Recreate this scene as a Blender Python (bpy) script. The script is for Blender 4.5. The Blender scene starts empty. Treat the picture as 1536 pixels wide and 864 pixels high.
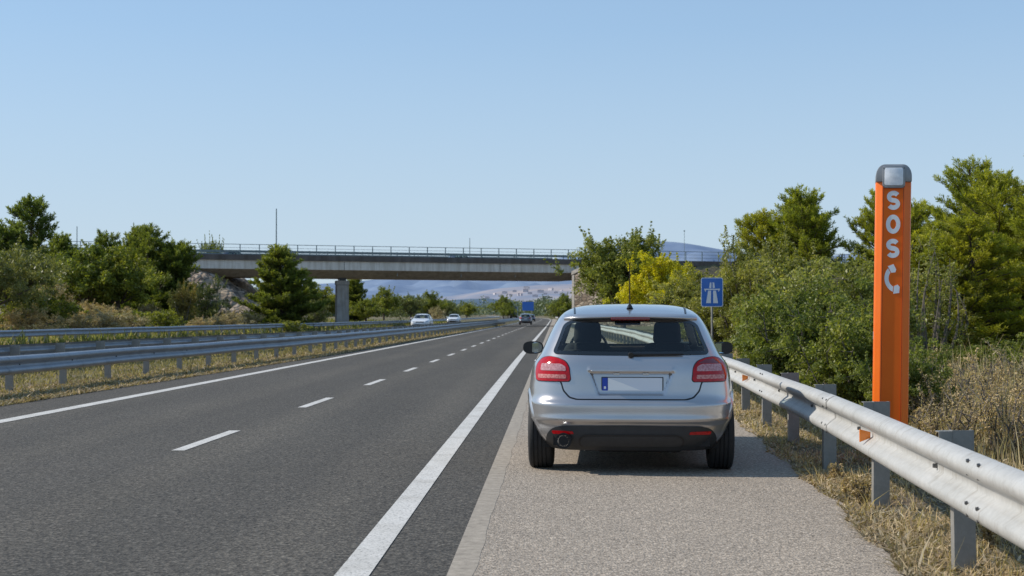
import bpy, bmesh, math, random
import numpy as np
from mathutils import Vector, Matrix, noise
from mathutils.geometry import delaunay_2d_cdt
random.seed(7); RNG = np.random.default_rng(7)
SC = bpy.context.scene
COL = SC.collection
PI = math.pi

# ------------------------------------------------------------------ basics
def link(o, parent=None):
    COL.objects.link(o)
    if parent: o.parent = parent
    return o
def mk(name, verts, faces, mat, parent=None, smooth=False, loc=None):
    me = bpy.data.meshes.new(name)
    me.from_pydata([tuple(v) for v in verts], [], [tuple(f) for f in faces])
    me.update()
    if mat: me.materials.append(mat)
    if smooth: me.polygons.foreach_set('use_smooth', [True]*len(me.polygons))
    o = bpy.data.objects.new(name, me)
    if loc: o.location = loc
    return link(o, parent)
def mk_np(name, V, F, mat, parent=None, tint=None, smooth=False):
    """V (n,3), F (m,k) constant face size"""
    V = np.asarray(V, np.float32); F = np.asarray(F, np.int32)
    k = F.shape[1]
    me = bpy.data.meshes.new(name)
    me.vertices.add(len(V)); me.vertices.foreach_set('co', V.ravel())
    me.loops.add(F.size); me.loops.foreach_set('vertex_index', F.ravel())
    me.polygons.add(len(F)); me.polygons.foreach_set('loop_start', np.arange(0, F.size, k, dtype=np.int32))
    if smooth: me.polygons.foreach_set('use_smooth', np.ones(len(F), bool))
    if tint is not None:
        a = me.attributes.new('tint', 'FLOAT', 'POINT'); a.data.foreach_set('value', np.asarray(tint, np.float32))
    me.update(calc_edges=True)
    if mat: me.materials.append(mat)
    o = bpy.data.objects.new(name, me)
    return link(o, parent)
def thing(name, label, cat, loc=(0,0,0), rz=0, group=None):
    o = bpy.data.objects.new(name, None); o.empty_display_size = .2
    o.location = loc; o.rotation_euler = (0,0,rz)
    return tag(link(o), label, cat, group)
def tag(o, label, cat, group=None):
    o['label'] = label; o['category'] = cat
    if group: o['group'] = group
    return o
def struct(o): o['kind'] = 'structure'; return o
def stuff(o, label, cat): o['kind'] = 'stuff'; o['label'] = label; o['category'] = cat; return o
def copy_tree(o, parent=None):
    c = o.copy(); COL.objects.link(c); c.parent = parent
    for ch in list(o.children): copy_tree(ch, c)
    return c
class MB:
    """collects shapes for one mesh"""
    def __init__(s): s.v = []; s.f = []
    def add(s, v, f):
        n = len(s.v); s.v += [tuple(p) for p in v]; s.f += [tuple(i+n for i in q) for q in f]; return s
    def box(s, x0, x1, y0, y1, z0, z1):
        v = [(x0,y0,z0),(x1,y0,z0),(x1,y1,z0),(x0,y1,z0),(x0,y0,z1),(x1,y0,z1),(x1,y1,z1),(x0,y1,z1)]
        return s.add(v, [(0,3,2,1),(4,5,6,7),(0,1,5,4),(1,2,6,5),(2,3,7,6),(3,0,4,7)])
    def tube(s, p0, p1, r0, r1=None, n=10, cap=True):
        r1 = r0 if r1 is None else r1
        p0 = Vector(p0); p1 = Vector(p1); d = (p1-p0).normalized()
        a = d.orthogonal().normalized(); b = d.cross(a)
        v = []
        for p, r in ((p0,r0),(p1,r1)):
            for i in range(n):
                t = 2*PI*i/n; v.append(p + a*r*math.cos(t) + b*r*math.sin(t))
        f = [(i,(i+1)%n,n+(i+1)%n,n+i) for i in range(n)]
        if cap: f += [tuple(range(n-1,-1,-1)), tuple(range(n,2*n))]
        return s.add(v, f)
    def path(s, pts, rads, n=7):
        pts = [Vector(p) for p in pts]; v = []; f = []
        for k, p in enumerate(pts):
            d = (pts[min(k+1,len(pts)-1)] - pts[max(k-1,0)]).normalized()
            a = Vector((0,1,0)) if abs(d.y) < .9 else Vector((1,0,0))
            b = d.cross(a).normalized(); a = b.cross(d)
            for i in range(n):
                t = 2*PI*i/n; v.append(p + a*rads[k]*math.cos(t) + b*rads[k]*math.sin(t))
        for k in range(len(pts)-1):
            for i in range(n):
                f.append((k*n+i, k*n+(i+1)%n, (k+1)*n+(i+1)%n, (k+1)*n+i))
        f.append(tuple(range((len(pts)-1)*n, len(pts)*n)))
        return s.add(v, f)
    def prism(s, poly, y0, y1):      # polygon in x,z extruded along y
        n = len(poly); v = [(x,y0,z) for x,z in poly]+[(x,y1,z) for x,z in poly]
        f = [(i,(i+1)%n,n+(i+1)%n,n+i) for i in range(n)] + [tuple(range(n-1,-1,-1)), tuple(range(n,2*n))]
        return s.add(v, f)
    def lathe_x(s, prof, cx, cy, cz, n=40, sgn=1):    # profile list (x offset, radius), axis = x
        v = []; f = []
        for x, r in prof:
            for i in range(n):
                t = 2*PI*i/n; v.append((cx+sgn*x, cy+r*math.cos(t), cz+r*math.sin(t)))
        for k in range(len(prof)-1):
            for i in range(n): f.append((k*n+i, k*n+(i+1)%n, (k+1)*n+(i+1)%n, (k+1)*n+i))
        return s.add(v, f)
    def build(s, name, mat, parent=None, smooth=False, bevel=0, seg=2, normals=True):
        o = mk(name, s.v, s.f, mat, parent)
        bm = bmesh.new(); bm.from_mesh(o.data)
        if normals: bmesh.ops.recalc_face_normals(bm, faces=bm.faces)
        if bevel: bmesh.ops.bevel(bm, geom=list(bm.edges), offset=bevel, segments=seg, affect='EDGES', profile=.5, clamp_overlap=True)
        bm.to_mesh(o.data); bm.free()
        if smooth:
            o.data.polygons.foreach_set('use_smooth', [True]*len(o.data.polygons))
            try: o.data.set_sharp_from_angle(angle=math.radians(40))
            except Exception: pass
        return o

# ------------------------------------------------------------------ materials
def mat(name, color, rough=.6, metal=0., spec=.5, coat=0., alpha=None, noise_=None, bump=None, emit=None):
    m = bpy.data.materials.new(name); m.use_nodes = True
    nt = m.node_tree; b = nt.nodes['Principled BSDF']
    b.inputs['Base Color'].default_value = (*color, 1)
    b.inputs['Roughness'].default_value = rough; b.inputs['Metallic'].default_value = metal
    b.inputs['Specular IOR Level'].default_value = spec
    b.inputs['Coat Weight'].default_value = coat; b.inputs['Coat Roughness'].default_value = .03
    if emit: b.inputs['Emission Color'].default_value = (*emit[:3],1); b.inputs['Emission Strength'].default_value = emit[3]
    if noise_:      # (scale, second colour, contrast lo, hi)
        sc, c2, lo, hi = noise_
        t = nt.nodes.new('ShaderNodeTexCoord'); n = nt.nodes.new('ShaderNodeTexNoise'); r = nt.nodes.new('ShaderNodeValToRGB')
        n.inputs['Scale'].default_value = sc; n.inputs['Detail'].default_value = 6; n.inputs['Roughness'].default_value = .62
        r.color_ramp.elements[0].position = lo; r.color_ramp.elements[1].position = hi
        r.color_ramp.elements[0].color = (*color,1); r.color_ramp.elements[1].color = (*c2,1)
        nt.links.new(t.outputs['Object'], n.inputs['Vector']); nt.links.new(n.outputs['Fac'], r.inputs['Fac'])
        nt.links.new(r.outputs['Color'], b.inputs['Base Color'])
    if bump:
        sc, st, di = bump
        t = nt.nodes.new('ShaderNodeTexCoord'); n = nt.nodes.new('ShaderNodeTexNoise'); bp = nt.nodes.new('ShaderNodeBump')
        n.inputs['Scale'].default_value = sc; n.inputs['Detail'].default_value = 5
        bp.inputs['Strength'].default_value = st; bp.inputs['Distance'].default_value = di
        nt.links.new(t.outputs['Object'], n.inputs['Vector']); nt.links.new(n.outputs['Fac'], bp.inputs['Height']); nt.links.new(bp.outputs['Normal'], b.inputs['Normal'])
    return m
def N(nt, kind, **kw):
    n = nt.nodes.new(kind)
    for k, v in kw.items():
        if k in n.inputs: n.inputs[k].default_value = v
        else: setattr(n, k, v)
    return n
def ramp(nt, els, fac):
    r = nt.nodes.new('ShaderNodeValToRGB'); cr = r.color_ramp
    while len(cr.elements) < len(els): cr.elements.new(.5)
    for e, (p, c) in zip(cr.elements, els): e.position = p; e.color = (*c, 1) if len(c) == 3 else c
    nt.links.new(fac, r.inputs['Fac']); return r.outputs['Color']
def mixc(nt, fac, a, b, mode='MIX'):
    m = nt.nodes.new('ShaderNodeMix'); m.data_type = 'RGBA'; m.blend_type = mode
    for sock, v in ((m.inputs[0], fac), (m.inputs[6], a), (m.inputs[7], b)):
        if isinstance(v, (int, float)): sock.default_value = v
        elif isinstance(v, tuple): sock.default_value = (*v, 1)
        else: nt.links.new(v, sock)
    return m.outputs[2]

def aggregate_mat(name, dark, light, speck, scale, stain=.25, bumpd=.004, track=None):
    """bituminous surface: stones of two sizes in binder, stained at a larger scale"""
    m = bpy.data.materials.new(name); m.use_nodes = True; nt = m.node_tree; b = nt.nodes['Principled BSDF']
    tc = N(nt, 'ShaderNodeTexCoord'); L = nt.links.new
    v1 = N(nt, 'ShaderNodeTexVoronoi', Scale=scale); L(tc.outputs['Object'], v1.inputs['Vector'])
    v2 = N(nt, 'ShaderNodeTexNoise', Scale=scale*.55, Detail=4., Roughness=.75); L(tc.outputs['Object'], v2.inputs['Vector'])
    big = N(nt, 'ShaderNodeTexNoise', Scale=.5, Detail=6., Roughness=.6)
    mp = N(nt, 'ShaderNodeMapping'); mp.inputs['Scale'].default_value = (1.5,.22,1); L(tc.outputs['Object'], mp.inputs['Vector']); L(mp.outputs['Vector'], big.inputs['Vector'])
    sep = N(nt, 'ShaderNodeSeparateColor'); L(v1.outputs['Color'], sep.inputs['Color'])
    stone = ramp(nt, [(0, dark), (.55, light), (1, speck)], sep.outputs[0])
    c = mixc(nt, .6, stone, ramp(nt, [(.35, dark), (.68, speck)], v2.outputs['Fac']))
    c = mixc(nt, 1., c, ramp(nt, [(.25, (1-stain,)*3), (.75, (1+stain*.6,)*3)], big.outputs['Fac']), 'MULTIPLY')
    cl = N(nt, 'ShaderNodeTexNoise', Scale=scale*.42, Detail=3., Roughness=.8); L(tc.outputs['Object'], cl.inputs['Vector'])
    c = mixc(nt, 1., c, ramp(nt, [(.36, (.66,)*3), (.5, (1.,)*3), (.64, (1.42,)*3)], cl.outputs['Fac']), 'MULTIPLY')
    mid = N(nt, 'ShaderNodeTexNoise', Scale=3.5, Detail=5., Roughness=.65); L(tc.outputs['Object'], mid.inputs['Vector'])
    c = mixc(nt, 1., c, ramp(nt, [(.3, (.88,)*3), (.7, (1.1,1.09,1.07))], mid.outputs['Fac']), 'MULTIPLY')
    if track:   # polished wheel tracks along y
        sx = N(nt, 'ShaderNodeSeparateXYZ'); L(tc.outputs['Object'], sx.inputs[0])
        w = N(nt, 'ShaderNodeMath', operation='SINE'); mm = N(nt, 'ShaderNodeMath', operation='MULTIPLY_ADD')
        L(sx.outputs[0], mm.inputs[0]); mm.inputs[1].default_value = track; mm.inputs[2].default_value = .9; L(mm.outputs[0], w.inputs[0])
        c = mixc(nt, 1., c, ramp(nt, [(0, (.88,)*3), (1, (1.07,1.06,1.04))], w.outputs[0]), 'MULTIPLY')
    L(c, b.inputs['Base Color']); b.inputs['Roughness'].default_value = .85; b.inputs['Specular IOR Level'].default_value = .3
    bp = N(nt, 'ShaderNodeBump', Strength=.8, Distance=bumpd); L(v1.outputs['Distance'], bp.inputs['Height']); L(bp.outputs['Normal'], b.inputs['Normal'])
    return m
def paint_line_mat():
    m = bpy.data.materials.new('worn_line_paint'); m.use_nodes = True; nt = m.node_tree; b = nt.nodes['Principled BSDF']; L = nt.links.new
    tc = N(nt, 'ShaderNodeTexCoord'); n = N(nt, 'ShaderNodeTexNoise', Scale=55., Detail=5., Roughness=.7); L(tc.outputs['Object'], n.inputs['Vector'])
    n2 = N(nt, 'ShaderNodeTexNoise', Scale=2.5, Detail=5.); L(tc.outputs['Object'], n2.inputs['Vector'])
    c = ramp(nt, [(.34, (.18,.175,.16)), (.45, (.54,.52,.48)), (.8, (.74,.71,.66))], n.outputs['Fac'])
    c = mixc(nt, 1., c, ramp(nt, [(.3, (.82,.81,.79)), (.6, (1,1,1))], n2.outputs['Fac']), 'MULTIPLY')
    L(c, b.inputs['Base Color']); b.inputs['Roughness'].default_value = .7
    bp = N(nt, 'ShaderNodeBump', Strength=.5, Distance=.002); L(n.outputs['Fac'], bp.inputs['Height']); L(bp.outputs['Normal'], b.inputs['Normal'])
    return m
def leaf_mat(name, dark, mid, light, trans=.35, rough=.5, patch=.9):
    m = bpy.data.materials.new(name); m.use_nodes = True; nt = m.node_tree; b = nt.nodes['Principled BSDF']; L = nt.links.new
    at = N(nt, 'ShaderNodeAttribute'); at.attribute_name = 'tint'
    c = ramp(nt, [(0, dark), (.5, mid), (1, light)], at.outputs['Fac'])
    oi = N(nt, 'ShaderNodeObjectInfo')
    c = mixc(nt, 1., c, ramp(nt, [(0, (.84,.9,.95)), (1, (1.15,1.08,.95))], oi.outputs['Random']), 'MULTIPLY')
    tc = N(nt, 'ShaderNodeTexCoord'); n = N(nt, 'ShaderNodeTexNoise', Scale=patch, Detail=2.); L(tc.outputs['Object'], n.inputs['Vector'])
    c = mixc(nt, 1., c, ramp(nt, [(.3, (.75,.8,.8)), (.7, (1.25,1.18,1.0))], n.outputs['Fac']), 'MULTIPLY')
    L(c, b.inputs['Base Color']); b.inputs['Roughness'].default_value = rough; b.inputs['Specular IOR Level'].default_value = .35
    t = N(nt, 'ShaderNodeBsdfTranslucent'); L(mixc(nt, 1., c, (1.3,1.35,.6), 'MULTIPLY'), t.inputs['Color'])
    mx = N(nt, 'ShaderNodeMixShader', Fac=trans); L(b.outputs[0], mx.inputs[1]); L(t.outputs[0], mx.inputs[2])
    L(mx.outputs[0], nt.nodes['Material Output'].inputs['Surface'])
    return m
def glass_mat(name, tint, refl=.06, ior=1.5):
    m = bpy.data.materials.new(name); m.use_nodes = True; nt = m.node_tree; L = nt.links.new
    nt.nodes.remove(nt.nodes['Principled BSDF'])
    tr = N(nt, 'ShaderNodeBsdfTransparent'); tr.inputs['Color'].default_value = (*tint,1)
    gl = N(nt, 'ShaderNodeBsdfGlossy', Roughness=.02); gl.inputs['Color'].default_value = (1,1,1,1)
    fr = N(nt, 'ShaderNodeFresnel', IOR=ior); ge = N(nt, 'ShaderNodeNewGeometry'); io = N(nt, 'ShaderNodeMath', operation='MULTIPLY_ADD'); io.inputs[1].default_value = 1/ior-ior; io.inputs[2].default_value = ior
    L(ge.outputs['Backfacing'], io.inputs[0]); L(io.outputs[0], fr.inputs['IOR'])
    mx = N(nt, 'ShaderNodeMixShader'); L(fr.outputs[0], mx.inputs[0]); L(tr.outputs[0], mx.inputs[1]); L(gl.outputs[0], mx.inputs[2])
    L(mx.outputs[0], nt.nodes['Material Output'].inputs['Surface'])
    return m
def steel_mat(name, c1, c2, rough=.45, metal=.55):
    m = bpy.data.materials.new(name); m.use_nodes = True; nt = m.node_tree; b = nt.nodes['Principled BSDF']; L = nt.links.new
    tc = N(nt, 'ShaderNodeTexCoord')
    n = N(nt, 'ShaderNodeTexNoise', Scale=2.2, Detail=7., Roughness=.7); L(tc.outputs['Object'], n.inputs['Vector'])
    v = N(nt, 'ShaderNodeTexVoronoi', Scale=45.); L(tc.outputs['Object'], v.inputs['Vector'])
    sp = N(nt, 'ShaderNodeSeparateColor'); L(v.outputs['Color'], sp.inputs['Color'])
    c = ramp(nt, [(.3, c1), (.7, c2)], n.outputs['Fac'])
    c = mixc(nt, 1., c, ramp(nt, [(0, (.93,)*3), (1, (1.04,)*3)], sp.outputs[0]), 'MULTIPLY')
    mp = N(nt, 'ShaderNodeMapping'); mp.inputs['Scale'].default_value = (3,14,3); L(tc.outputs['Object'], mp.inputs['Vector'])
    n3 = N(nt, 'ShaderNodeTexNoise', Scale=1., Detail=5., Roughness=.7); L(mp.outputs['Vector'], n3.inputs['Vector'])
    c = mixc(nt, 1., c, ramp(nt, [(.55, (1,1,1)), (.78, (.62,.57,.5))], n3.outputs['Fac']), 'MULTIPLY')
    L(c, b.inputs['Base Color']); b.inputs['Metallic'].default_value = metal; b.inputs['Roughness'].default_value = rough
    return m

M = {}
M['asphalt'] = aggregate_mat('dark_asphalt', (.014,.0125,.010), (.056,.050,.041), (.19,.172,.145), 50, .22, .008, track=3.55)
M['shoulder'] = aggregate_mat('pale_coarse_asphalt', (.135,.110,.086), (.315,.265,.210), (.54,.465,.38), 70, .12, .008)
M['joint'] = mat('bitumen_concrete_joint', (.22,.188,.15), .9, noise_=(14., (.38,.33,.265), .3, .7), bump=(60., .5, .004))
M['line'] = paint_line_mat()
M['steel_lit'] = steel_mat('galvanised_rail', (.40,.395,.37), (.50,.49,.465), .55, .25)
M['steel_shade'] = steel_mat('shade_blue_rail', (.25,.28,.32), (.36,.39,.43), .5, .45)  # rails facing away from the sun: their bluish shade put into the colour
M['post'] = steel_mat('galvanised_post', (.235,.225,.205), (.335,.325,.30), .55, .35)
M['bolt'] = mat('bolt_steel', (.12,.12,.12), .5, .7)
M['orange_refl'] = mat('orange_reflector', (.85,.24,.02), .25, coat=.5)
M['concrete'] = mat('grey_concrete', (.66,.60,.53), .85, noise_=(.7, (.80,.735,.66), .3, .75), bump=(9., .3, .02))
M['parapet'] = mat('shade_dark_parapet_concrete', (.10,.085,.078), .9, noise_=(.9, (.17,.145,.13), .3, .75), bump=(9., .3, .02))  # shade on the near bridge face put into this dark base colour
M['soffit'] = mat('bounce_brown_soffit_concrete', (.46,.37,.28), .9, noise_=(.5, (.60,.49,.38), .3, .75))  # brown light thrown up by the ground, put into the underside's colour
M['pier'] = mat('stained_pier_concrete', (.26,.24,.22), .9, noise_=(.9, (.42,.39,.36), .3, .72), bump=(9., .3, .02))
M['pale_conc'] = mat('pale_coping_concrete', (.42,.38,.33), .85, noise_=(1.2, (.52,.48,.43), .3, .75), bump=(9., .3, .02))
M['green_steel'] = mat('grey_green_steel', (.16,.21,.22), .5, .4, noise_=(6., (.22,.27,.28), .3, .7))
M['sign_blue'] = mat('sign_blue', (.012,.13,.50), .35, coat=.3, noise_=(4., (.018,.15,.54), .3, .7))
M['sign_white'] = mat('sign_white', (.78,.79,.80), .4)
M['orange'] = mat('orange_enamel', (.84,.145,.004), .4, coat=.1, noise_=(2.5, (.90,.175,.006), .3, .7))
M['orange_panel'] = mat('orange_panel_enamel', (.84,.135,.004), .5, spec=.3, coat=.0, noise_=(2.5, (.90,.160,.006), .3, .7))
M['cap'] = mat('grey_cast_cap', (.24,.25,.26), .4, .3, noise_=(9., (.32,.33,.34), .3, .7))
M['lamp'] = mat('frosted_lamp_lens', (.66,.70,.75), .12, coat=.8, noise_=(9., (.92,.94,.96), .4, .62))
M['lettering'] = mat('pale_grey_lettering', (.80,.81,.82), .4)
M['bark'] = mat('bark', (.055,.04,.03), .95, noise_=(9., (.13,.10,.08), .35, .7), bump=(14., .7, .03))
M['twig'] = mat('grey_twig', (.10,.085,.07), .95, noise_=(9., (.18,.155,.13), .35, .7))
M['pine'] = leaf_mat('pine_needles', (.055,.068,.012), (.235,.25,.032), (.52,.50,.06), .46)
M['pine_dark'] = leaf_mat('dark_pine_needles', (.036,.052,.016), (.13,.16,.036), (.31,.34,.07), .42)
M['olive'] = leaf_mat('olive_leaves', (.055,.064,.018), (.215,.22,.055), (.52,.49,.17), .44, .4)
M['olive_dark'] = leaf_mat('grey_olive_leaves', (.042,.054,.020), (.14,.155,.055), (.31,.32,.14), .38, .4)
M['lush'] = leaf_mat('bright_green_leaves', (.05,.068,.012), (.165,.185,.03), (.34,.36,.065), .42)
M['yellow'] = leaf_mat('yellow_green_leaves', (.15,.16,.01), (.42,.41,.02), (.66,.60,.04), .45)
M['green'] = leaf_mat('mid_green_leaves', (.045,.064,.016), (.155,.185,.04), (.34,.36,.10), .42)
M['dryleaf'] = leaf_mat('dry_brown_leaves', (.20,.14,.08), (.44,.33,.195), (.70,.56,.37), .3)
M['rust'] = leaf_mat('ochre_leaves', (.10,.08,.02), (.26,.19,.045), (.42,.31,.09), .35)
M['straw'] = leaf_mat('straw_blades', (.22,.155,.095), (.46,.355,.235), (.72,.59,.42), .35, .6, .45)
M['mixgrass'] = leaf_mat('half_dry_blades', (.12,.095,.05), (.29,.235,.13), (.54,.43,.27), .35, .6, .5)
M['greengrass'] = leaf_mat('green_blades', (.085,.09,.025), (.21,.21,.06), (.42,.38,.15), .38, .6, .5)
M['litter'] = leaf_mat('dry_litter', (.16,.105,.065), (.40,.29,.185), (.70,.56,.40), .2, .8, 2.)
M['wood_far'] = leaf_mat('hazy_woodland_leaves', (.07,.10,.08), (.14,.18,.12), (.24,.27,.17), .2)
M['tyre'] = mat('tyre_rubber', (.012,.012,.013), .78, noise_=(30., (.022,.022,.022), .3, .7), bump=(50., .3, .002))
M['plastic'] = mat('dark_bumper_plastic', (.018,.019,.021), .45, noise_=(12., (.026,.027,.029), .3, .7))
M['black'] = mat('black_trim', (.008,.008,.009), .35)
M['under'] = mat('underbody', (.010,.010,.010), .8)
M['chrome'] = mat('chrome', (.6,.6,.6), .15, 1.)
M['alloy'] = mat('alloy_wheel', (.35,.36,.38), .3, .8)
M['fabric'] = mat('seat_fabric', (.012,.012,.013), .9, noise_=(60., (.02,.02,.022), .3, .7))
M['glass'] = glass_mat('tinted_glass', (.78,.86,.82))
M['glass_ws'] = glass_mat('windscreen_glass', (.90,.95,.92))
M['mirror'] = mat('mirror_glass', (.55,.65,.68), .03, 1.)
M['seal'] = mat('black_glass_frit', (.006,.007,.008), .12, coat=.6)
M['lens_red'] = mat('red_lens', (.34,.001,.004), .12, spec=.3, coat=.25, noise_=(40., (.46,.002,.006), .4, .6))
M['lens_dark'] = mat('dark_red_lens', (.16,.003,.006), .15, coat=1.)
M['lens_clear'] = mat('clear_lens', (.38,.17,.18), .12, spec=.3, coat=.25, noise_=(60., (.56,.33,.34), .4, .6))
M['lens_amber'] = mat('pinkish_lens', (.40,.10,.09), .12, spec=.3, coat=.25, noise_=(60., (.60,.28,.25), .4, .6))
M['headlight'] = mat('headlight_lens', (.5,.53,.56), .08, .3, coat=1.)
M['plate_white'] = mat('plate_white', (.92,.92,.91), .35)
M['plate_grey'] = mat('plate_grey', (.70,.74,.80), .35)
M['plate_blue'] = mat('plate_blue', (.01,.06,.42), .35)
def streak(m, lo=.76):
    nt = m.node_tree; b = nt.nodes['Principled BSDF']; src = b.inputs['Base Color'].links[0].from_socket
    tc = N(nt, 'ShaderNodeTexCoord'); mp = N(nt, 'ShaderNodeMapping'); mp.inputs['Scale'].default_value = (1.4,1.4,.12); nt.links.new(tc.outputs['Object'], mp.inputs['Vector'])
    n = N(nt, 'ShaderNodeTexNoise', Scale=1.3, Detail=8., Roughness=.7); nt.links.new(mp.outputs['Vector'], n.inputs['Vector'])
    nt.links.new(mixc(nt, 1., src, ramp(nt, [(.38, (lo,lo*.96,lo*.9)), (.56, (1,1,1)), (.75, (1.12,1.1,1.06))], n.outputs['Fac']), 'MULTIPLY'), b.inputs['Base Color'])
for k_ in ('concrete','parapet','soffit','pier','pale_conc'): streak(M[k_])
def paint(name, c, metal=.75, rough=.32):
    m = mat(name, c, rough, metal, coat=1.)
    nt = m.node_tree; b = nt.nodes['Principled BSDF']
    tc = N(nt, 'ShaderNodeTexCoord'); n = N(nt, 'ShaderNodeTexNoise', Scale=900., Detail=1.)
    n2 = N(nt, 'ShaderNodeTexNoise', Scale=3., Detail=6.); nt.links.new(tc.outputs['Object'], n.inputs['Vector']); nt.links.new(tc.outputs['Object'], n2.inputs['Vector'])
    c1 = mixc(nt, 1., c, ramp(nt, [(.3,(.92,)*3),(.7,(1.06,)*3)], n.outputs['Fac']), 'MULTIPLY')
    c1 = mixc(nt, 1., c1, ramp(nt, [(.3,(.93,.925,.91)),(.65,(1.,)*3)], n2.outputs['Fac']), 'MULTIPLY')
    nt.links.new(c1, b.inputs['Base Color'])
    return m
M['silver'] = paint('silver_blue_paint', (.50,.485,.485), .80, .28)
M['white_paint'] = paint('white_paint', (.72,.74,.76), .0, .35)
M['dark_paint'] = paint('dark_grey_paint', (.10,.12,.15), .6, .3)
M['grey_paint'] = paint('mid_grey_paint', (.22,.24,.27), .6, .3)

# ------------------------------------------------------------------ layout helpers
CAMH = 1.35; F = 2100.
def GX(px, Y): return (px-832)*Y/F
def GZ(py, Y): return CAMH+(472-py)*Y/F
def curve(Y):
    Y = np.asarray(Y, float); return -np.clip(Y-320, 0, None)**2/12500.
def pathfun(knots):
    ks = np.array(knots, float)
    yy = np.arange(-160, 2400, 1.0)
    xx = np.interp(yy, ks[:,0], ks[:,1])
    k = np.ones(7)/7
    xs = np.convolve(np.pad(xx, 3, mode='edge'), k, 'valid')
    return lambda Y: np.interp(Y, yy, xs)+curve(Y)
X_left = pathfun([(-160,-7.1),(0,-7.1),(160,-6.1),(2400,-6.1)])
X_dash = pathfun([(-160,-3.85),(0,-3.82),(15,-3.73),(22,-3.65),(28,-3.58),(40,-3.5),(160,-3.35),(2400,-3.35)])
X_right = pathfun([(-160,-1.03),(0,-1.03),(12,-1.06),(45,-1.10),(160,-.95),(2400,-.95)])
X_edgeL = pathfun([(-160,-8.4),(15,-8.4),(22,-8.2),(47,-7.45),(160,-6.6),(2400,-6.6)])
X_seam = pathfun([(-160,-.54),(2400,-.54)])
X_rail = pathfun([(-160,1.3),(-20,1.0),(-3,1.45),(5.7,1.85),(9.2,2.04),(13.15,2.245),(20,2.48),(35,2.9),(60,3.2),(110,2.3),(200,1.0),(300,.9),(2400,.9)])
X_shR = pathfun([(-160,1.25),(-20,.95),(-3,1.38),(6,1.78),(9,1.98),(12,2.14),(20,2.42),(35,2.8),(60,3.0),(110,2.1),(200,.85),(300,.75),(2400,.75)])
X_rail1 = pathfun([(-160,-9.6),(10,-9.5),(20,-9.25),(30,-8.85),(49,-7.95),(80,-7.5),(150,-6.85),(2400,-6.85)])
X_rail2 = pathfun([(-160,-14.),(10,-13.6),(32,-12.5),(61,-9.9),(130,-8.7),(200,-8.3),(2400,-8.3)])
X_opR = pathfun([(-160,-15.),(10,-14.6),(32,-13.3),(61,-10.6),(130,-9.3),(200,-8.9),(2400,-8.9)])
X_opL = pathfun([(-160,-25.),(59,-22.2),(118,-18.2),(165,-17.1),(250,-16.8),(2400,-16.8)])
X_rail3 = pathfun([(-160,-27.),(59,-23.4),(118,-19.1),(165,-17.8),(250,-17.4),(2400,-17.4)])
def bridgeY(X): return 164.8+.3*X
# ------------------------------------------------------------------ ground and roads
def ys_for(y0, y1, fine=1.0):
    a = [y0]
    while a[-1] < y1:
        y = a[-1]; a.append(y + max(fine, abs(y)*.012))
    a[-1] = y1
    return np.array(a)
def strip(name, fl, fr, y0, y1, z, material, nx=1, fine=1.0, jag=None):
    Y = ys_for(y0, y1, fine); L = fl(Y); R = fr(Y)
    if jag is not None: R = R + jag(Y)
    V = []
    for i in range(nx+1):
        t = i/nx; V.append(np.stack([L*(1-t)+R*t, Y, np.full_like(Y, z)], 1))
    V = np.concatenate(V); n = len(Y); F_ = []
    for i in range(nx):
        a = i*n+np.arange(n-1); F_.append(np.stack([a, a+n, a+n+1, a+1], 1))
    return mk_np(name, V, np.concatenate(F_), material)
def smooth(a, b, x):
    t = np.clip((x-a)/(b-a), 0, 1); return t*t*(3-2*t)
def nz(x, y, s, seed=0.):
    """cheap smooth noise in numpy"""
    x = np.asarray(x)/s+seed; y = np.asarray(y)/s-seed*1.7
    return (np.sin(x*1.3+1.1*np.sin(y*.9+seed))+np.sin(y*1.7+1.3*np.sin(x*1.1))+.5*np.sin(x*3.1+y*2.3+seed)+.5*np.sin(y*3.7-x*2.9))/3.
def ground_h(X, Y):
    X = np.asarray(X, float); Y = np.asarray(Y, float)
    inside_r = np.maximum(X_shR(Y)-.02-X, 0); 
    h = np.full(np.broadcast(X, Y).shape, -.05)
    # right verge
    d = X - X_shR(Y)
    h = np.where(d > 0, .012*smooth(0, .3, d) - .03 + .04*nz(X, Y, 1.3)*smooth(.3, 2, d) + .10*nz(X, Y, 6.)*smooth(1.5, 8, d) + .35*smooth(6, 30, d), h)
    # median
    dm = np.minimum(X_edgeL(Y)-X, X-X_opR(Y))
    h = np.where(dm > 0, -.02+.035*smooth(0, .5, dm)+.02*nz(X, Y, .9)*smooth(.1, .6, dm), h)
    # left verge
    dl = X_opL(Y)-X
    mound = 1.15*np.exp(-((X+33)/4.5)**2-((Y-92)/13)**2) + 1.5*np.exp(-((X+47)/7)**2-((Y-88)/12)**2) + .9*np.exp(-((X+25.5)/2.2)**2-((Y-104)/7)**2)
    h = np.where(dl > 0, -.03+.12*nz(X, Y, 3.)*smooth(.5, 4, dl)+.5*smooth(3, 25, dl)+mound, h)
    # far rise to hills
    r = np.hypot(X, Y)
    h = h + 6*smooth(1200, 3500, r)*(1+.5*nz(X, Y, 400.))*(np.abs(X+10)>0)
    return h
def grid_axis(lims):
    out = []
    for a, b, s in lims: out += list(np.arange(a, b, s))
    out.append(lims[-1][1]); return np.array(out)
gx = grid_axis([(-7000,-2000,500),(-2000,-400,100),(-400,-80,16),(-80,-30,2),(-30,22,.5),(22,60,2),(60,400,17),(400,2000,100),(2000,7000,500)])
gy = grid_axis([(-7000,-1000,500),(-1000,-100,60),(-100,0,4),(0,60,.6),(60,200,2),(200,500,10),(500,2000,60),(2000,7600,400)])
XX, YY = np.meshgrid(gx, gy)
ZZ = ground_h(XX, YY)
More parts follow.
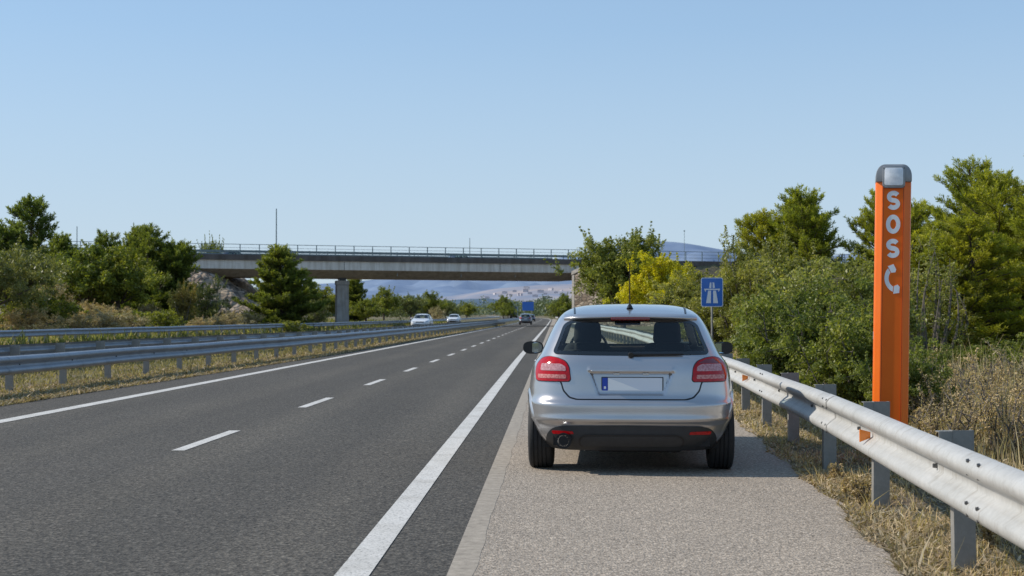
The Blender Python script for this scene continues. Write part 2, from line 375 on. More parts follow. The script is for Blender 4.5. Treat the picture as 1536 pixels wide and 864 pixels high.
V = np.stack([XX.ravel(), YY.ravel(), ZZ.ravel()], 1)
a = (np.arange(len(gy)-1)[:,None]*len(gx)+np.arange(len(gx)-1)[None]).ravel()
m = bpy.data.materials.new('dry_ground'); m.use_nodes = True; nt = m.node_tree; bb = nt.nodes['Principled BSDF']; LK = nt.links.new
tc = N(nt, 'ShaderNodeTexCoord')
n1 = N(nt, 'ShaderNodeTexNoise', Scale=14., Detail=8., Roughness=.7); n2 = N(nt, 'ShaderNodeTexNoise', Scale=.35, Detail=6., Roughness=.6); n3 = N(nt, 'ShaderNodeTexNoise', Scale=.006, Detail=6.)
for q in (n1, n2, n3): LK(tc.outputs['Object'], q.inputs['Vector'])
c = ramp(nt, [(.3, (.07,.047,.036)), (.52, (.19,.14,.10)), (.70, (.40,.315,.23))], n1.outputs['Fac'])
c = mixc(nt, ramp(nt, [(.42, (0,0,0)), (.62, (.75,.75,.75))], n2.outputs['Fac']), c, (.13,.13,.05))
c = mixc(nt, ramp(nt, [(.4, (0,0,0)), (.6, (.6,.6,.6))], n3.outputs['Fac']), c, (.10,.12,.06))
LK(c, bb.inputs['Base Color']); bb.inputs['Roughness'].default_value = .95; bb.inputs['Specular IOR Level'].default_value = .1
bp = N(nt, 'ShaderNodeBump', Strength=.8, Distance=.03); LK(n1.outputs['Fac'], bp.inputs['Height']); LK(bp.outputs['Normal'], bb.inputs['Normal'])
M['ground'] = m
struct(mk_np('ground', V, np.stack([a, a+1, a+1+len(gx), a+len(gx)], 1), M['ground'], smooth=True))

struct(strip('road', X_edgeL, X_seam, -120, 2300, 0., M['asphalt'], 4))
sj = lambda Y: .035*nz(Y, Y*.3, .35)+.02*nz(Y, Y, .09)+.0*Y
struct(strip('shoulder_joint', lambda Y: X_seam(Y)-.02+0*Y, lambda Y: X_seam(Y)+.12, -120, 2300, .0015, M['joint'], 1, .12, jag=lambda Y: .02*nz(Y, Y*.5, .5)))
jg = lambda Y: .07*nz(Y, Y*.4, .8)+.04*nz(Y, Y*.7, .17)
struct(strip('hard_shoulder', lambda Y: X_seam(Y), X_shR, -120, 2300, 0., M['shoulder'], 2, .1, jag=jg))
struct(strip('opposite_road', X_opL, X_opR, -120, 2300, 0., M['asphalt'], 4))
def line(name, f, w, y0, y1, z=.0045):
    return struct(strip(name, lambda Y: f(Y)-w/2, lambda Y: f(Y)+w/2, y0, y1, z, M['line'], 1))
line('road_marking_edge_line', X_right, .18, -120, 2200)
line('road_marking_median_line', X_left, .22, -120, 2200)
line('road_marking_opposite_line', lambda Y: X_opR(Y)-.45, .18, -120, 2200)
line('road_marking_opposite_outer_line', lambda Y: X_opL(Y)+.8, .18, -120, 2200)
def dashes(name, f, w, y0, y1, per, ln, ph):
    vs = []; fs = []; y = ph
    while y < y1:
        if y > y0 and not 6.5 < y < 8.5:
            a0, a1 = float(f(y)), float(f(y+ln)); n = len(vs)
            vs += [(a0-w/2,y,.0045),(a0+w/2,y,.0045),(a1+w/2,y+ln,.0045),(a1-w/2,y+ln,.0045)]; fs.append((n,n+1,n+2,n+3))
        y += per
    return struct(mk(name, vs, fs, M['line']))
dashes('road_marking_lane_dashes', X_dash, .13, -60, 900, 6.45, 2.4, 13.8-6.45*10)
dashes('road_marking_opposite_dashes', lambda Y: (X_opL(Y)+X_opR(Y))/2, .13, -20, 900, 6.5, 2.4, -19.)

# ------------------------------------------------------------------ scattered blades
def blades(name, px, py, h, w, material, label, cat, lean=.5, pz=None, flat=0.):
    n = len(px)
    pz = ground_h(px, py)-.015 if pz is None else pz
    ang = RNG.uniform(0, 2*PI, n); la = RNG.uniform(0, 2*PI, n); ln = np.abs(RNG.normal(0, lean, n))*h
    hh = h*(1-flat*RNG.random(n))
    dx, dy = np.cos(ang)*w/2, np.sin(ang)*w/2; lx, ly = np.cos(la)*ln, np.sin(la)*ln
    P = np.stack([px, py, pz], 1)
    a0 = P + np.stack([-dx, -dy, 0*h], 1); a1 = P + np.stack([dx, dy, 0*h], 1)
    m0 = P + np.stack([lx*.35-dx*.8, ly*.35-dy*.8, hh*.55], 1); m1 = P + np.stack([lx*.35+dx*.8, ly*.35+dy*.8, hh*.55], 1)
    t0 = P + np.stack([lx-dx*.15, ly-dy*.15, hh], 1); t1 = P + np.stack([lx+dx*.15, ly+dy*.15, hh], 1)
    V = np.stack([a0,a1,m0,m1,t0,t1], 1).reshape(-1,3)
    b = np.arange(n)*6
    Fq = np.concatenate([np.stack([b,b+1,b+3,b+2],1), np.stack([b+2,b+3,b+5,b+4],1)])
    tt = np.repeat(np.clip(RNG.beta(2,2,n)*.9+.05, 0, 1), 6)
    return stuff(mk_np(name, V, Fq, material, tint=tt), label, cat)
def scatter(n, xf, y0, y1, clump=.0, ybias=2.):
    """n points between y0..y1, denser near; xf(Y, u) -> X"""
    u = RNG.random(n); Y = y0*(y1/y0)**u if ybias else y0+(y1-y0)*u
    X = xf(Y, RNG.random(n))
    if clump:
        k = nz(X, Y, .55, 3.)+.6*nz(X, Y, .21, 1.)+RNG.normal(0,.5,n)
        s = k > clump-.4; X, Y = X[s], Y[s]
    return X, Y
# right verge: short growth by the rail, litter, tall straw beyond it
X, Y = scatter(25000, lambda Y,u: X_shR(Y)-.01+.05*nz(Y,Y*.4,.5)+u**1.2*1.3, 5.2, 45, .25)
blades('verge_grass', X, Y, RNG.gamma(3,.018,len(X))+.015, np.full(len(X),.005)+Y*.0004, M['straw'], 'short half dry grass along the foot of the right guardrail', 'grass')
X, Y = scatter(70000, lambda Y,u: X_shR(Y)-.06+.07*nz(Y,Y*.4,.5)+u**1.1*2.0, 5.2, 40, .1)
n = len(X); blades('dry_litter', X, Y, RNG.gamma(2,.008,n)+.004, RNG.uniform(.004,.02,n)+Y*.0003, M['litter'], 'dry straw litter and crumbs along the shoulder edge', 'dry litter', lean=2.5, pz=np.maximum(ground_h(X,Y),0)+.002)
X, Y = scatter(75000, lambda Y,u: X_shR(Y)+.75+u**1.2*(6+Y*.25), 5.5, 60, .15)
hgt = (.11+.25*smooth(.8,3.5,X-X_shR(Y)))*RNG.gamma(5,.2,len(X))*(1+.35*nz(X,Y,1.1))
blades('tall_dry_grass', X, Y, hgt, np.full(len(X),.006)+Y*.0005, M['straw'], 'tall straw coloured grass behind the right guardrail', 'grass', .28)
X, Y = scatter(26000, lambda Y,u: X_shR(Y)+5+u*(4+Y*.35), 17, 75, .2)
blades('green_grass', X, Y, .28*RNG.gamma(8,.125,len(X)), np.full(len(X),.008)+Y*.0006, M['greengrass'], 'greener grass below the pine on the right', 'grass', .35)
# median
X, Y = scatter(110000, lambda Y,u: X_edgeL(Y)-.25-u**.8*(X_edgeL(Y)-.1-X_opR(Y)), 15, 190, .1)
blades('median_grass', X, Y, .055*RNG.gamma(3,.33,len(X)), np.full(len(X),.008)+Y*.0007, M['mixgrass'], 'short half dry grass on the median strip', 'grass', .6)
X, Y = scatter(60000, lambda Y,u: X_edgeL(Y)+.10-u**1.3*1.6, 15, 110, .0)
n = len(X); blades('median_litter', X, Y, RNG.gamma(2,.012,n)+.006, RNG.uniform(.01,.03,n)+Y*.0005, M['litter'], 'dry litter along the median edge of the carriageway', 'dry litter', lean=2., pz=np.maximum(ground_h(X,Y),0)+.003)
# left verge
X, Y = scatter(60000, lambda Y,u: X_opL(Y)-.4-u**1.3*38, 50, 240, .15)
blades('far_verge_grass', X, Y, .15*RNG.gamma(5,.2,len(X)), np.full(len(X),.02)+Y*.0009, M['straw'], 'dry straw and grass on the far verge and mounds', 'grass', .4)
X, Y = scatter(26000, lambda Y,u: X_opL(Y)-.6-u**2*20, 50, 240, .3)
blades('far_verge_weeds', X, Y, .28*RNG.gamma(5,.2,len(X)), np.full(len(X),.02)+Y*.0009, M['greengrass'], 'green weeds along the far verge beyond the carriageway', 'weeds', .4)

# ------------------------------------------------------------------ guardrails
WP = [(0,.315),(.022,.312),(.062,.29),(.082,.262),(.078,.232),(.040,.200),(.006,.178),(.006,.142),(.040,.118),(.078,.086),(.082,.055),(.062,.026),(.022,.004),(0,0)]
def rail_beam(f, y0, y1, ztop, side, step=2.4):
    """side=+1: face towards +x, -1: towards -x. panels 4.8 m long lapped 5 mm"""
    V = []; Fq = []; k = len(WP)
    y = y0; i = 0
    while y < y1:
        ye = min(y+4.8, y1); n0 = 4; off = .005*(i % 2)
        ysg = np.linspace(y, ye+(.32 if ye < y1 else 0), n0); base = len(V)
        for yy in ysg:
            x = float(f(yy)); dz = .006*math.sin(yy*.7)
            for o, z in WP: V.append((x+side*(o+off-.082), yy, ztop-.315+z+dz))
        for a in range(n0-1):
            for b in range(k-1):
                p = base+a*k+b; Fq.append((p, p+1, p+1+k, p+k))
        y = ye; i += 1
    return V, Fq
def bolt(t, x, y, z, side, r, l):
    k = 'bolt_%d_%d' % (side, r*1000)
    if k not in BOLTS:
        o = MB().tube((0,0,0),(side*l,0,0), r, r*.8, n=8).build('bolt', M['bolt'], t); BOLTS[k] = o.data
    else: o = link(bpy.data.objects.new('bolt', BOLTS[k]), t)
    o.location = (x, y, z)
BOLTS = {}
def guardrail(name, label, f, y0, y1, ztop, side, sp, yp0, material, posts_to, group, refl=None, wx=.112, spacer=.10, max_posts=100, smoothg=True):
    t = thing(name, label, 'guardrail', (float(f(max(y0,0))), max(y0,0), 0), 0, group)
    ox, oy = t.location.x, t.location.y
    V, Fq = rail_beam(f, y0, y1, ztop, side); V = np.array(V)-np.array([ox,oy,0])
    rb = mk_np('rail_beam', V, np.array(Fq), material, t, smooth=True)
    pm = None; y = yp0; cnt = 0
    while y < posts_to and cnt < max_posts:
        x = float(f(y))-side*(.082+spacer+wx/2)
        if pm is None:
            b = MB(); th = .007; h = ztop+(.035 if material is M['steel_lit'] else -.012); dp = .07
            b.box(-wx/2, wx/2, -dp/2, -dp/2+th, -.25, h)
            b.box(-wx/2, -wx/2+th, -dp/2+th, dp/2, -.25, h-.001)
            b.box(wx/2-th, wx/2, -dp/2+th, dp/2, -.25, h-.001)
            po = b.build('post', M['post'], t); pm = po.data
            b = MB(); s0 = side*(wx/2+.002); s1 = side*(wx/2+spacer-.003)
            if spacer > .03:
                b.box(min(s0,s1), max(s0,s1), -dp/2-.004, -dp/2+.004, ztop-.26, h-.004)
                b.box(min(s0,s1), max(s0,s1), -dp/2+.006, dp/2, h-.010, h-.005)
                b.box(min(s0,s1), max(s0,s1), -dp/2+.006, dp/2, ztop-.262, ztop-.256)
                sp_o = b.build('spacer', M['post'], po); sm = sp_o.data
        else:
            po = link(bpy.data.objects.new('post', pm), t)
            if spacer > .03: link(bpy.data.objects.new('spacer', sm), po)
        po.location = (x-ox, y-oy, 0); po.rotation_euler = (random.uniform(-.012,.012), random.uniform(-.012,.012), random.uniform(-.02,.02))
        if y < (26 if side < 0 and ztop > .7 else 34):   # bolt head in the valley of the beam
            bolt(t, float(f(y))-side*.076-ox, y-oy, ztop-.155, side, .014, .022)
        y += sp; cnt += 1
    y = y0+4.8
    while y < (26 if ztop > .7 else 0):
        if y > 2:
            for dy in (.05, .25):
                for z, o in ((.285,.066),(.225,.066),(.09,.074),(.035,.068)):
                    bolt(t, float(f(y+dy))+side*(o-.080)-ox, y+dy-oy, ztop-.315+z, side, .010, .012)
        y += 4.8
    for yr in (refl or []):
        b = MB(); x = float(f(yr))-ox
        xc = x-side*.060
        # trapezoid standing across the beam valley, seen by approaching traffic
        v = [(xc,-.0,ztop-.180),(xc+side*.075,0,ztop-.205),(xc+side*.075,0,ztop-.120),(xc,0,ztop-.140)]
        v = [(p[0], yr-oy+q*.02-.01+(.012 if i in (0,3) else -.012), p[2]) for q in (0,1) for i, p in enumerate(v)]
        b.add(v, [(0,1,2,3),(7,6,5,4),(0,4,5,1),(1,5,6,2),(2,6,7,3),(3,7,4,0)])
        b.build('reflector', M['orange_refl'], t)
    return t
guardrail('guardrail', 'pale galvanised guardrail with orange reflectors beside the parked silver car', X_rail, -3.3, 420, .705, -1, 2.45, .15, M['steel_lit'], 180, 'guardrails along the motorway', refl=[9.45, 18.0, 27.5], spacer=.075)
guardrail('guardrail', 'blue grey guardrail nearest to the left edge line', X_rail1, -20, 700, .655, 1, 2.35, -2.1, M['steel_shade'], 200, 'guardrails along the motorway', wx=.12)
guardrail('guardrail', 'second blue grey guardrail on the far side of the median', X_rail2, -20, 700, .665, -1, 2.4, -2., M['steel_shade'], 200, 'guardrails along the motorway', wx=.12)
guardrail('guardrail', 'low guardrail with close posts beyond the opposite carriageway', X_rail3, 20, 900, .685, 1, 1.62, 42.3, M['steel_shade'], 200, 'guardrails along the motorway', wx=.14, spacer=.02)

# ------------------------------------------------------------------ overpass
SK = math.atan(.3); cs = math.cos(SK)
br = thing('overpass', 'grey concrete road bridge crossing over the whole motorway', 'bridge', (-14, bridgeY(-14), 0), SK)
def slope(x): return 0.
x0, x1 = -62., 62.
def bridge_extr(name, prof, xa, xb, material, parent=br):
    # profile in (y,z), extruded along local x; gentle sag of 0.25 m toward the right like the photo
    n = 24; xs = np.linspace(xa, xb, n); v = []; f = []; k = len(prof)
    for x in xs:
        for y, z in prof: v.append((x, y, z-.004*(x)))
    for i in range(n-1):
        for j in range(k):
            f.append((i*k+j, i*k+(j+1)%k, (i+1)*k+(j+1)%k, (i+1)*k+j))
    f.append(tuple(range(k))); f.append(tuple(range((n-1)*k, n*k))[::-1])
    o = mk(name, v, f, material, parent)
    bm = bmesh.new(); bm.from_mesh(o.data); bmesh.ops.recalc_face_normals(bm, faces=bm.faces); bm.to_mesh(o.data); bm.free()
    return o
bridge_extr('deck', [(0.05,7.44),(0.05,6.36),(1.9,5.55),(8.1,5.55),(9.95,6.36),(9.95,7.44)], x0, 17.6, M['concrete'])
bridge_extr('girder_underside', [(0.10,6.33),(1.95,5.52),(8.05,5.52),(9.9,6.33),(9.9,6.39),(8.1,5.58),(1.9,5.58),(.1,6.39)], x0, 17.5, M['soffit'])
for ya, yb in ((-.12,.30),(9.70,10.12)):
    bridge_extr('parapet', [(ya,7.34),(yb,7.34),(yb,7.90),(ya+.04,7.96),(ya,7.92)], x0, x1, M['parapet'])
bridge_extr('road_slab', [(.31,7.445),(9.69,7.445),(9.69,7.52),(.31,7.52)], x0, x1, M['asphalt'])
for xd in (-33, -26, -18.5, -4, 3.5, 10): MB().tube((xd,.75,5.75),(xd,.75,6.3),.07,n=10).build('drain_pipe', M['post'], br)
# deck joints
b = MB()
for xj in (-10.2, 8.0): MB().box(xj-.02, xj+.02, .03, .048, 6.40, 7.30).build('expansion_joint', M['black'], br)
# pier
pier = MB()
pier.prism([(-.72,-.3),(.72,-.3),(.69,4.75),(-.69,4.75)], 1.9, 3.3)
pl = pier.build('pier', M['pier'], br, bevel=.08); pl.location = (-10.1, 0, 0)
pc = MB().box(-.74,.74,1.86,3.34,4.76,5.25).build('pier_cap', M['pier'], pl, bevel=.04)
pr = MB().box(-.4,.4, 2.0, 3.2, 5.25, 5.60).build('bearing', M['black'], pl)
# railing on the near parapet : posts and rails
rl = thing('bridge_railing', 'thin metal railing along the near edge of the overpass', 'railing', (-14, bridgeY(-14), 0), SK)
rp = None
for i in range(50):
    x = -51.5+i*2.12
    if rp is None:
        rp = MB().box(-.05,.05,-.04,.04,0,1.20).build('post', M['green_steel'], rl)
        o = rp
    else: o = link(bpy.data.objects.new('post', rp.data), rl)
    o.location = (x, .10, 7.90-.004*x)
for z, r in ((1.19,.032),(.42,.018),(.80,.018)):
    MB().tube((-55,.10,7.93+z-.03+.22), (56,.10,7.93+z-.03-.224), r, n=6).build('top_rail' if z > 1 else 'mid_rail', M['green_steel'], rl)
for ya in (1.0, 9.0):
    g = tag(MB().box(-55,17,ya-.04,ya+.04,8.20,8.48).build('crash_barrier', M['green_steel']), 'grey green crash barrier along the %s side of the bridge deck' % ('near' if ya < 5 else 'far'), 'barrier')
    g.location = rl.location; g.rotation_euler = (0,.004,SK)
    for i in range(36):
        link(bpy.data.objects.new('post', bpy.data.meshes['barrier_post'] if 'barrier_post' in bpy.data.meshes else MB().box(-.04,.04,-.03,.03,7.50,8.52).build('barrier_post', M['green_steel']).data), g).location = (-54+i*2.0, ya+(.09 if ya < 5 else -.09), 0)
for o in [o for o in COL.objects if o.name == 'barrier_post']: bpy.data.objects.remove(o)
# right abutment: masonry wing wall with pale coping
mm = bpy.data.materials.new('rough_stone_masonry'); mm.use_nodes = True; nt = mm.node_tree; bb = nt.nodes['Principled BSDF']; LK = nt.links.new
tc = N(nt, 'ShaderNodeTexCoord'); mp = N(nt, 'ShaderNodeMapping'); mp.inputs['Scale'].default_value = (1.6,1.6,3.2); LK(tc.outputs['Object'], mp.inputs['Vector'])
nn = N(nt, 'ShaderNodeTexNoise', Scale=1.5, Detail=4.); LK(mp.outputs['Vector'], nn.inputs['Vector'])
dv = mixc(nt, .12, mp.outputs['Vector'], nn.outputs['Color'])
v = N(nt, 'ShaderNodeTexVoronoi', Scale=1.15); LK(dv, v.inputs['Vector']); ve = N(nt, 'ShaderNodeTexVoronoi', Scale=1.15); ve.feature = 'DISTANCE_TO_EDGE'; LK(dv, ve.inputs['Vector'])
sp = N(nt, 'ShaderNodeSeparateColor'); LK(v.outputs['Color'], sp.inputs['Color'])
c = ramp(nt, [(0, (.19,.14,.10)), (.5, (.33,.26,.19)), (1, (.47,.40,.31))], sp.outputs[0])
c = mixc(nt, ramp(nt, [(.02, (1,1,1)), (.09, (0,0,0))], ve.outputs['Distance']), c, (.07,.055,.04))
LK(c, bb.inputs['Base Color']); bb.inputs['Roughness'].default_value = .95
bp = N(nt, 'ShaderNodeBump', Strength=1., Distance=.12); LK(ve.outputs['Distance'], bp.inputs['Height']); LK(bp.outputs['Normal'], bb.inputs['Normal'])
M['masonry'] = mm
A = Vector((2.0, 161.5, 0)); B = Vector((11.5, 153.5, 0)); d = (B-A); Lw = d.length
ab = thing('abutment_wall', 'rough stone abutment wall with pale concrete edge under the right bridge end', 'wall', A, math.atan2(d.y, d.x))
MB().prism([(.36,-.2),(Lw,-.2),(Lw,4.0),(2.6,6.75),(.36,5.95)], 0, .7).build('stone_face', M['masonry'], ab)
MB().box(0,.355,-.03,.75,-.2,5.93).build('concrete_edge', M['pale_conc'], ab, bevel=.02)
MB().prism([(-.05,5.94),(.0,6.35),(2.6,7.22),(Lw,4.4),(Lw,4.01),(2.6,6.76)], -.08, .8).build('coping', M['pale_conc'], ab)
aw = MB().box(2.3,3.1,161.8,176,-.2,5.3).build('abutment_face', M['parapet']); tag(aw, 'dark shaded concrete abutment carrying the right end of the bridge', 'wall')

# embankments at both ends
rm = bpy.data.materials.new('broken_rock'); rm.use_nodes = True; nt = rm.node_tree; bb = nt.nodes['Principled BSDF']; LK = nt.links.new
tc = N(nt, 'ShaderNodeTexCoord')
v = N(nt, 'ShaderNodeTexVoronoi', Scale=1.3); LK(tc.outputs['Object'], v.inputs['Vector']); ve = N(nt, 'ShaderNodeTexVoronoi', Scale=1.3); ve.feature = 'DISTANCE_TO_EDGE'; LK(tc.outputs['Object'], ve.inputs['Vector'])
n1 = N(nt, 'ShaderNodeTexNoise', Scale=.35, Detail=8., Roughness=.7); LK(tc.outputs['Object'], n1.inputs['Vector'])
sp = N(nt, 'ShaderNodeSeparateColor'); LK(v.outputs['Color'], sp.inputs['Color'])
c = ramp(nt, [(0, (.13,.095,.07)), (.5, (.27,.205,.15)), (1, (.40,.32,.25))], sp.outputs[0])
c = mixc(nt, ramp(nt, [(.02, (1,1,1)), (.12, (0,0,0))], ve.outputs['Distance']), c, (.05,.04,.033))
c = mixc(nt, ramp(nt, [(.46, (0,0,0)), (.60, (1,1,1))], n1.outputs['Fac']), c, (.36,.27,.18))
LK(c, bb.inputs['Base Color']); bb.inputs['Roughness'].default_value = .95
bp = N(nt, 'ShaderNodeBump', Strength=1., Distance=.35); LK(ve.outputs['Distance'], bp.inputs['Height']); LK(bp.outputs['Normal'], bb.inputs['Normal'])
M['rock'] = rm
def embank(name, xa, xb, toe, material, sgn, top=6.15, toprd=7.3):
    xs = np.arange(xa, xb, .6); us = np.arange(-26, 36, .7); X, U = np.meshgrid(xs, us)
    Y = bridgeY(X)+U
    run = (toe-X)*sgn
    h1 = np.clip(run*.62, None, top if sgn > 0 else toprd)
    across = np.where(U < 0, (U+.5)*.75+toprd-.2, np.where(U > 10, (10-U)*.7+toprd, toprd))
    h = np.minimum(h1, across)+np.random.default_rng(3).normal(0,.13,X.shape)*(run > 0)+.35*nz(X, Y, 2.2)*(h1 < top-.1)
    h = np.maximum(h, -.4)
    if sgn < 0: h = np.where((X < 2.2+(161.5-Y)*1.19+.9) & (Y < 162), -.4, h)
    a = (np.arange(len(us)-1)[:,None]*len(xs)+np.arange(len(xs)-1)[None]).ravel()
    return struct(mk_np(name, np.stack([X.ravel(), Y.ravel(), h.ravel()], 1), np.stack([a, a+1, a+1+len(xs), a+len(xs)], 1), material, smooth=False))
embank('embankment_terrain', -100, -27, -28.5, M['rock'], 1)
embank('right_embankment_terrain', 3.2, 70, 3.2-11, M['ground'], -1)

# masts
def mast(x, y, h, r, label, arm=False, z0=-.2):
    m_ = MB().tube((0,0,z0),(0,0,h), r, r*.55, n=8)
    o = m_.build('mast', M['green_steel'], None, smooth=True); o.location = (x, y, 0)
    if arm: MB().box(-.12,.12,-.05,.05,h-.25,h-.12).build('aerial', M['green_steel'], o)
    return tag(o, label, 'mast')
mast(GX(412,176), 176, GZ(312,176), .12, 'tall thin grey mast rising behind the bridge above the lone pine')
mast(GX(108,170), 170, GZ(338,170), .09, 'short thin pole standing above the trees at the far left')
mast(GX(705,172), bridgeY(GX(705,172))+9.6, GZ(357,172), .06, 'slim pole standing behind the middle of the bridge railing', z0=7.5)
mast(GX(1026,210), 210, GZ(345,210), .05, 'hair thin pole against the mountain right of the bridge', True)

# ------------------------------------------------------------------ mountains
def ridge(name, D, knots, depth, c1, c2, seed, rough, base=0):
    """mountain mass D metres away; knots are (bearing px, height px) skyline samples"""
    ks = np.array(knots, float); n = 260; bx = np.linspace(ks[0,0], ks[-1,0], n); hy = np.interp(bx, ks[:,0], ks[:,1])
    k = np.hanning(9); k /= k.sum(); hy = np.convolve(np.pad(hy, 4, mode='edge'), k, 'valid')
    nr = 34; V = []
    top = CAMH+(472-hy)*D/F
    prof = []
    for j in range(nr):
        t = j/(nr-1)
        Yd = D-depth*(1-t)
        s = t**1.25
        rr = top*s*(1+rough*(1-t*t)*nz(bx*9, Yd*.9+0*bx, 160., seed))+top*.10*(1-t)*t*4*nz(bx*4, Yd+0*bx, 90., seed+2)
        V.append(np.stack([(bx-832)*D/F, np.full(n, Yd), rr-2], 1))
    V.append(np.stack([(bx-832)*D/F, np.full(n, D+depth*.6), top*0-5], 1))
    V = np.concatenate(V); a = (np.arange(nr)[:,None]*n+np.arange(n-1)[None]).ravel()
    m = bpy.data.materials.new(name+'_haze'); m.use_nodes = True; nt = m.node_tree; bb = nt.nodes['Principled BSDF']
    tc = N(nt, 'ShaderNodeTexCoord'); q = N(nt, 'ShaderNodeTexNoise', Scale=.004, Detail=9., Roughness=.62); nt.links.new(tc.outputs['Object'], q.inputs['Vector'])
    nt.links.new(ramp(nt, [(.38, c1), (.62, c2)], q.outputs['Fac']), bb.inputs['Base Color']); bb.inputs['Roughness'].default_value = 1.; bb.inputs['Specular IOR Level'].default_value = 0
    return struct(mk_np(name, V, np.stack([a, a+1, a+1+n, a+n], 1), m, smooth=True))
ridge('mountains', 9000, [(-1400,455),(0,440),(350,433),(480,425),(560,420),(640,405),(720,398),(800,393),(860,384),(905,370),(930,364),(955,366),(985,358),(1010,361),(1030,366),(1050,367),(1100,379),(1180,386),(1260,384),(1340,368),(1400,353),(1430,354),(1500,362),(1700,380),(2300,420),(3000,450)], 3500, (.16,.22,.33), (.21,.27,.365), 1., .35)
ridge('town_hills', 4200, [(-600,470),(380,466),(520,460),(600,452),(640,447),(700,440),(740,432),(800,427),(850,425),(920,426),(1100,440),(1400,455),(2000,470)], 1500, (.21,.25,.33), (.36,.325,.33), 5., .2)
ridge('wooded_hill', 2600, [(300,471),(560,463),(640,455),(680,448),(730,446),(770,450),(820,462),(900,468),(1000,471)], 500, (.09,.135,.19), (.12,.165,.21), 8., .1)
# ------------------------------------------------------------------ vegetation
def unit(n):
    v = RNG.normal(size=(n,3)); return v/np.linalg.norm(v, axis=1)[:,None]
def leaves(centers, rads, per, ln, wd, out=.8, tintc=None, up=.0, along=.0, squash=.8):
    """leaf quads spread in clumps; faces look outwards from their clump"""
    c = np.repeat(centers, per, 0); r = np.repeat(rads, per)[:,None]; n = len(c)
    d = unit(n); d[:,2] *= squash
    P = c + d*r*(RNG.random((n,1))**.45)
    nrm = d*out + unit(n)*(1-out*.55) + np.array([0,0,up]); nrm /= np.linalg.norm(nrm, axis=1)[:,None]
    t = unit(n) + d*along*2; t -= (t*nrm).sum(1)[:,None]*nrm; t /= np.linalg.norm(t, axis=1)[:,None]
    s = np.cross(nrm, t); k = RNG.uniform(.6, 1.35, (n,1))
    L_, W_ = t*ln*k/2, s*wd*k/2
    V = np.stack([P-L_, P+W_*1., P+L_, P-W_*1.], 1).reshape(-1,3)
    b = np.arange(n)*4
    tc_ = np.repeat(tintc if tintc is not None else RNG.random(len(centers)), per)
    ti = np.clip(tc_*.55+RNG.random(n)*.45, 0, 1)
    return V, np.stack([b,b+1,b+2,b+3],1), np.repeat(ti, 4)
def limb(mb, p0, p1, r0, r1, bend=.15, n=4):
    p0 = Vector(p0); p1 = Vector(p1); L_ = (p1-p0).length; pts = []
    off = Vector((random.uniform(-1,1),random.uniform(-1,1),random.uniform(-.4,.4)))*bend*L_
    for i in range(n+1):
        t = i/n; pts.append(p0.lerp(p1, t)+off*math.sin(t*PI))
    mb.path(pts, [r0+(r1-r0)*i/n for i in range(n+1)], 6); return pts
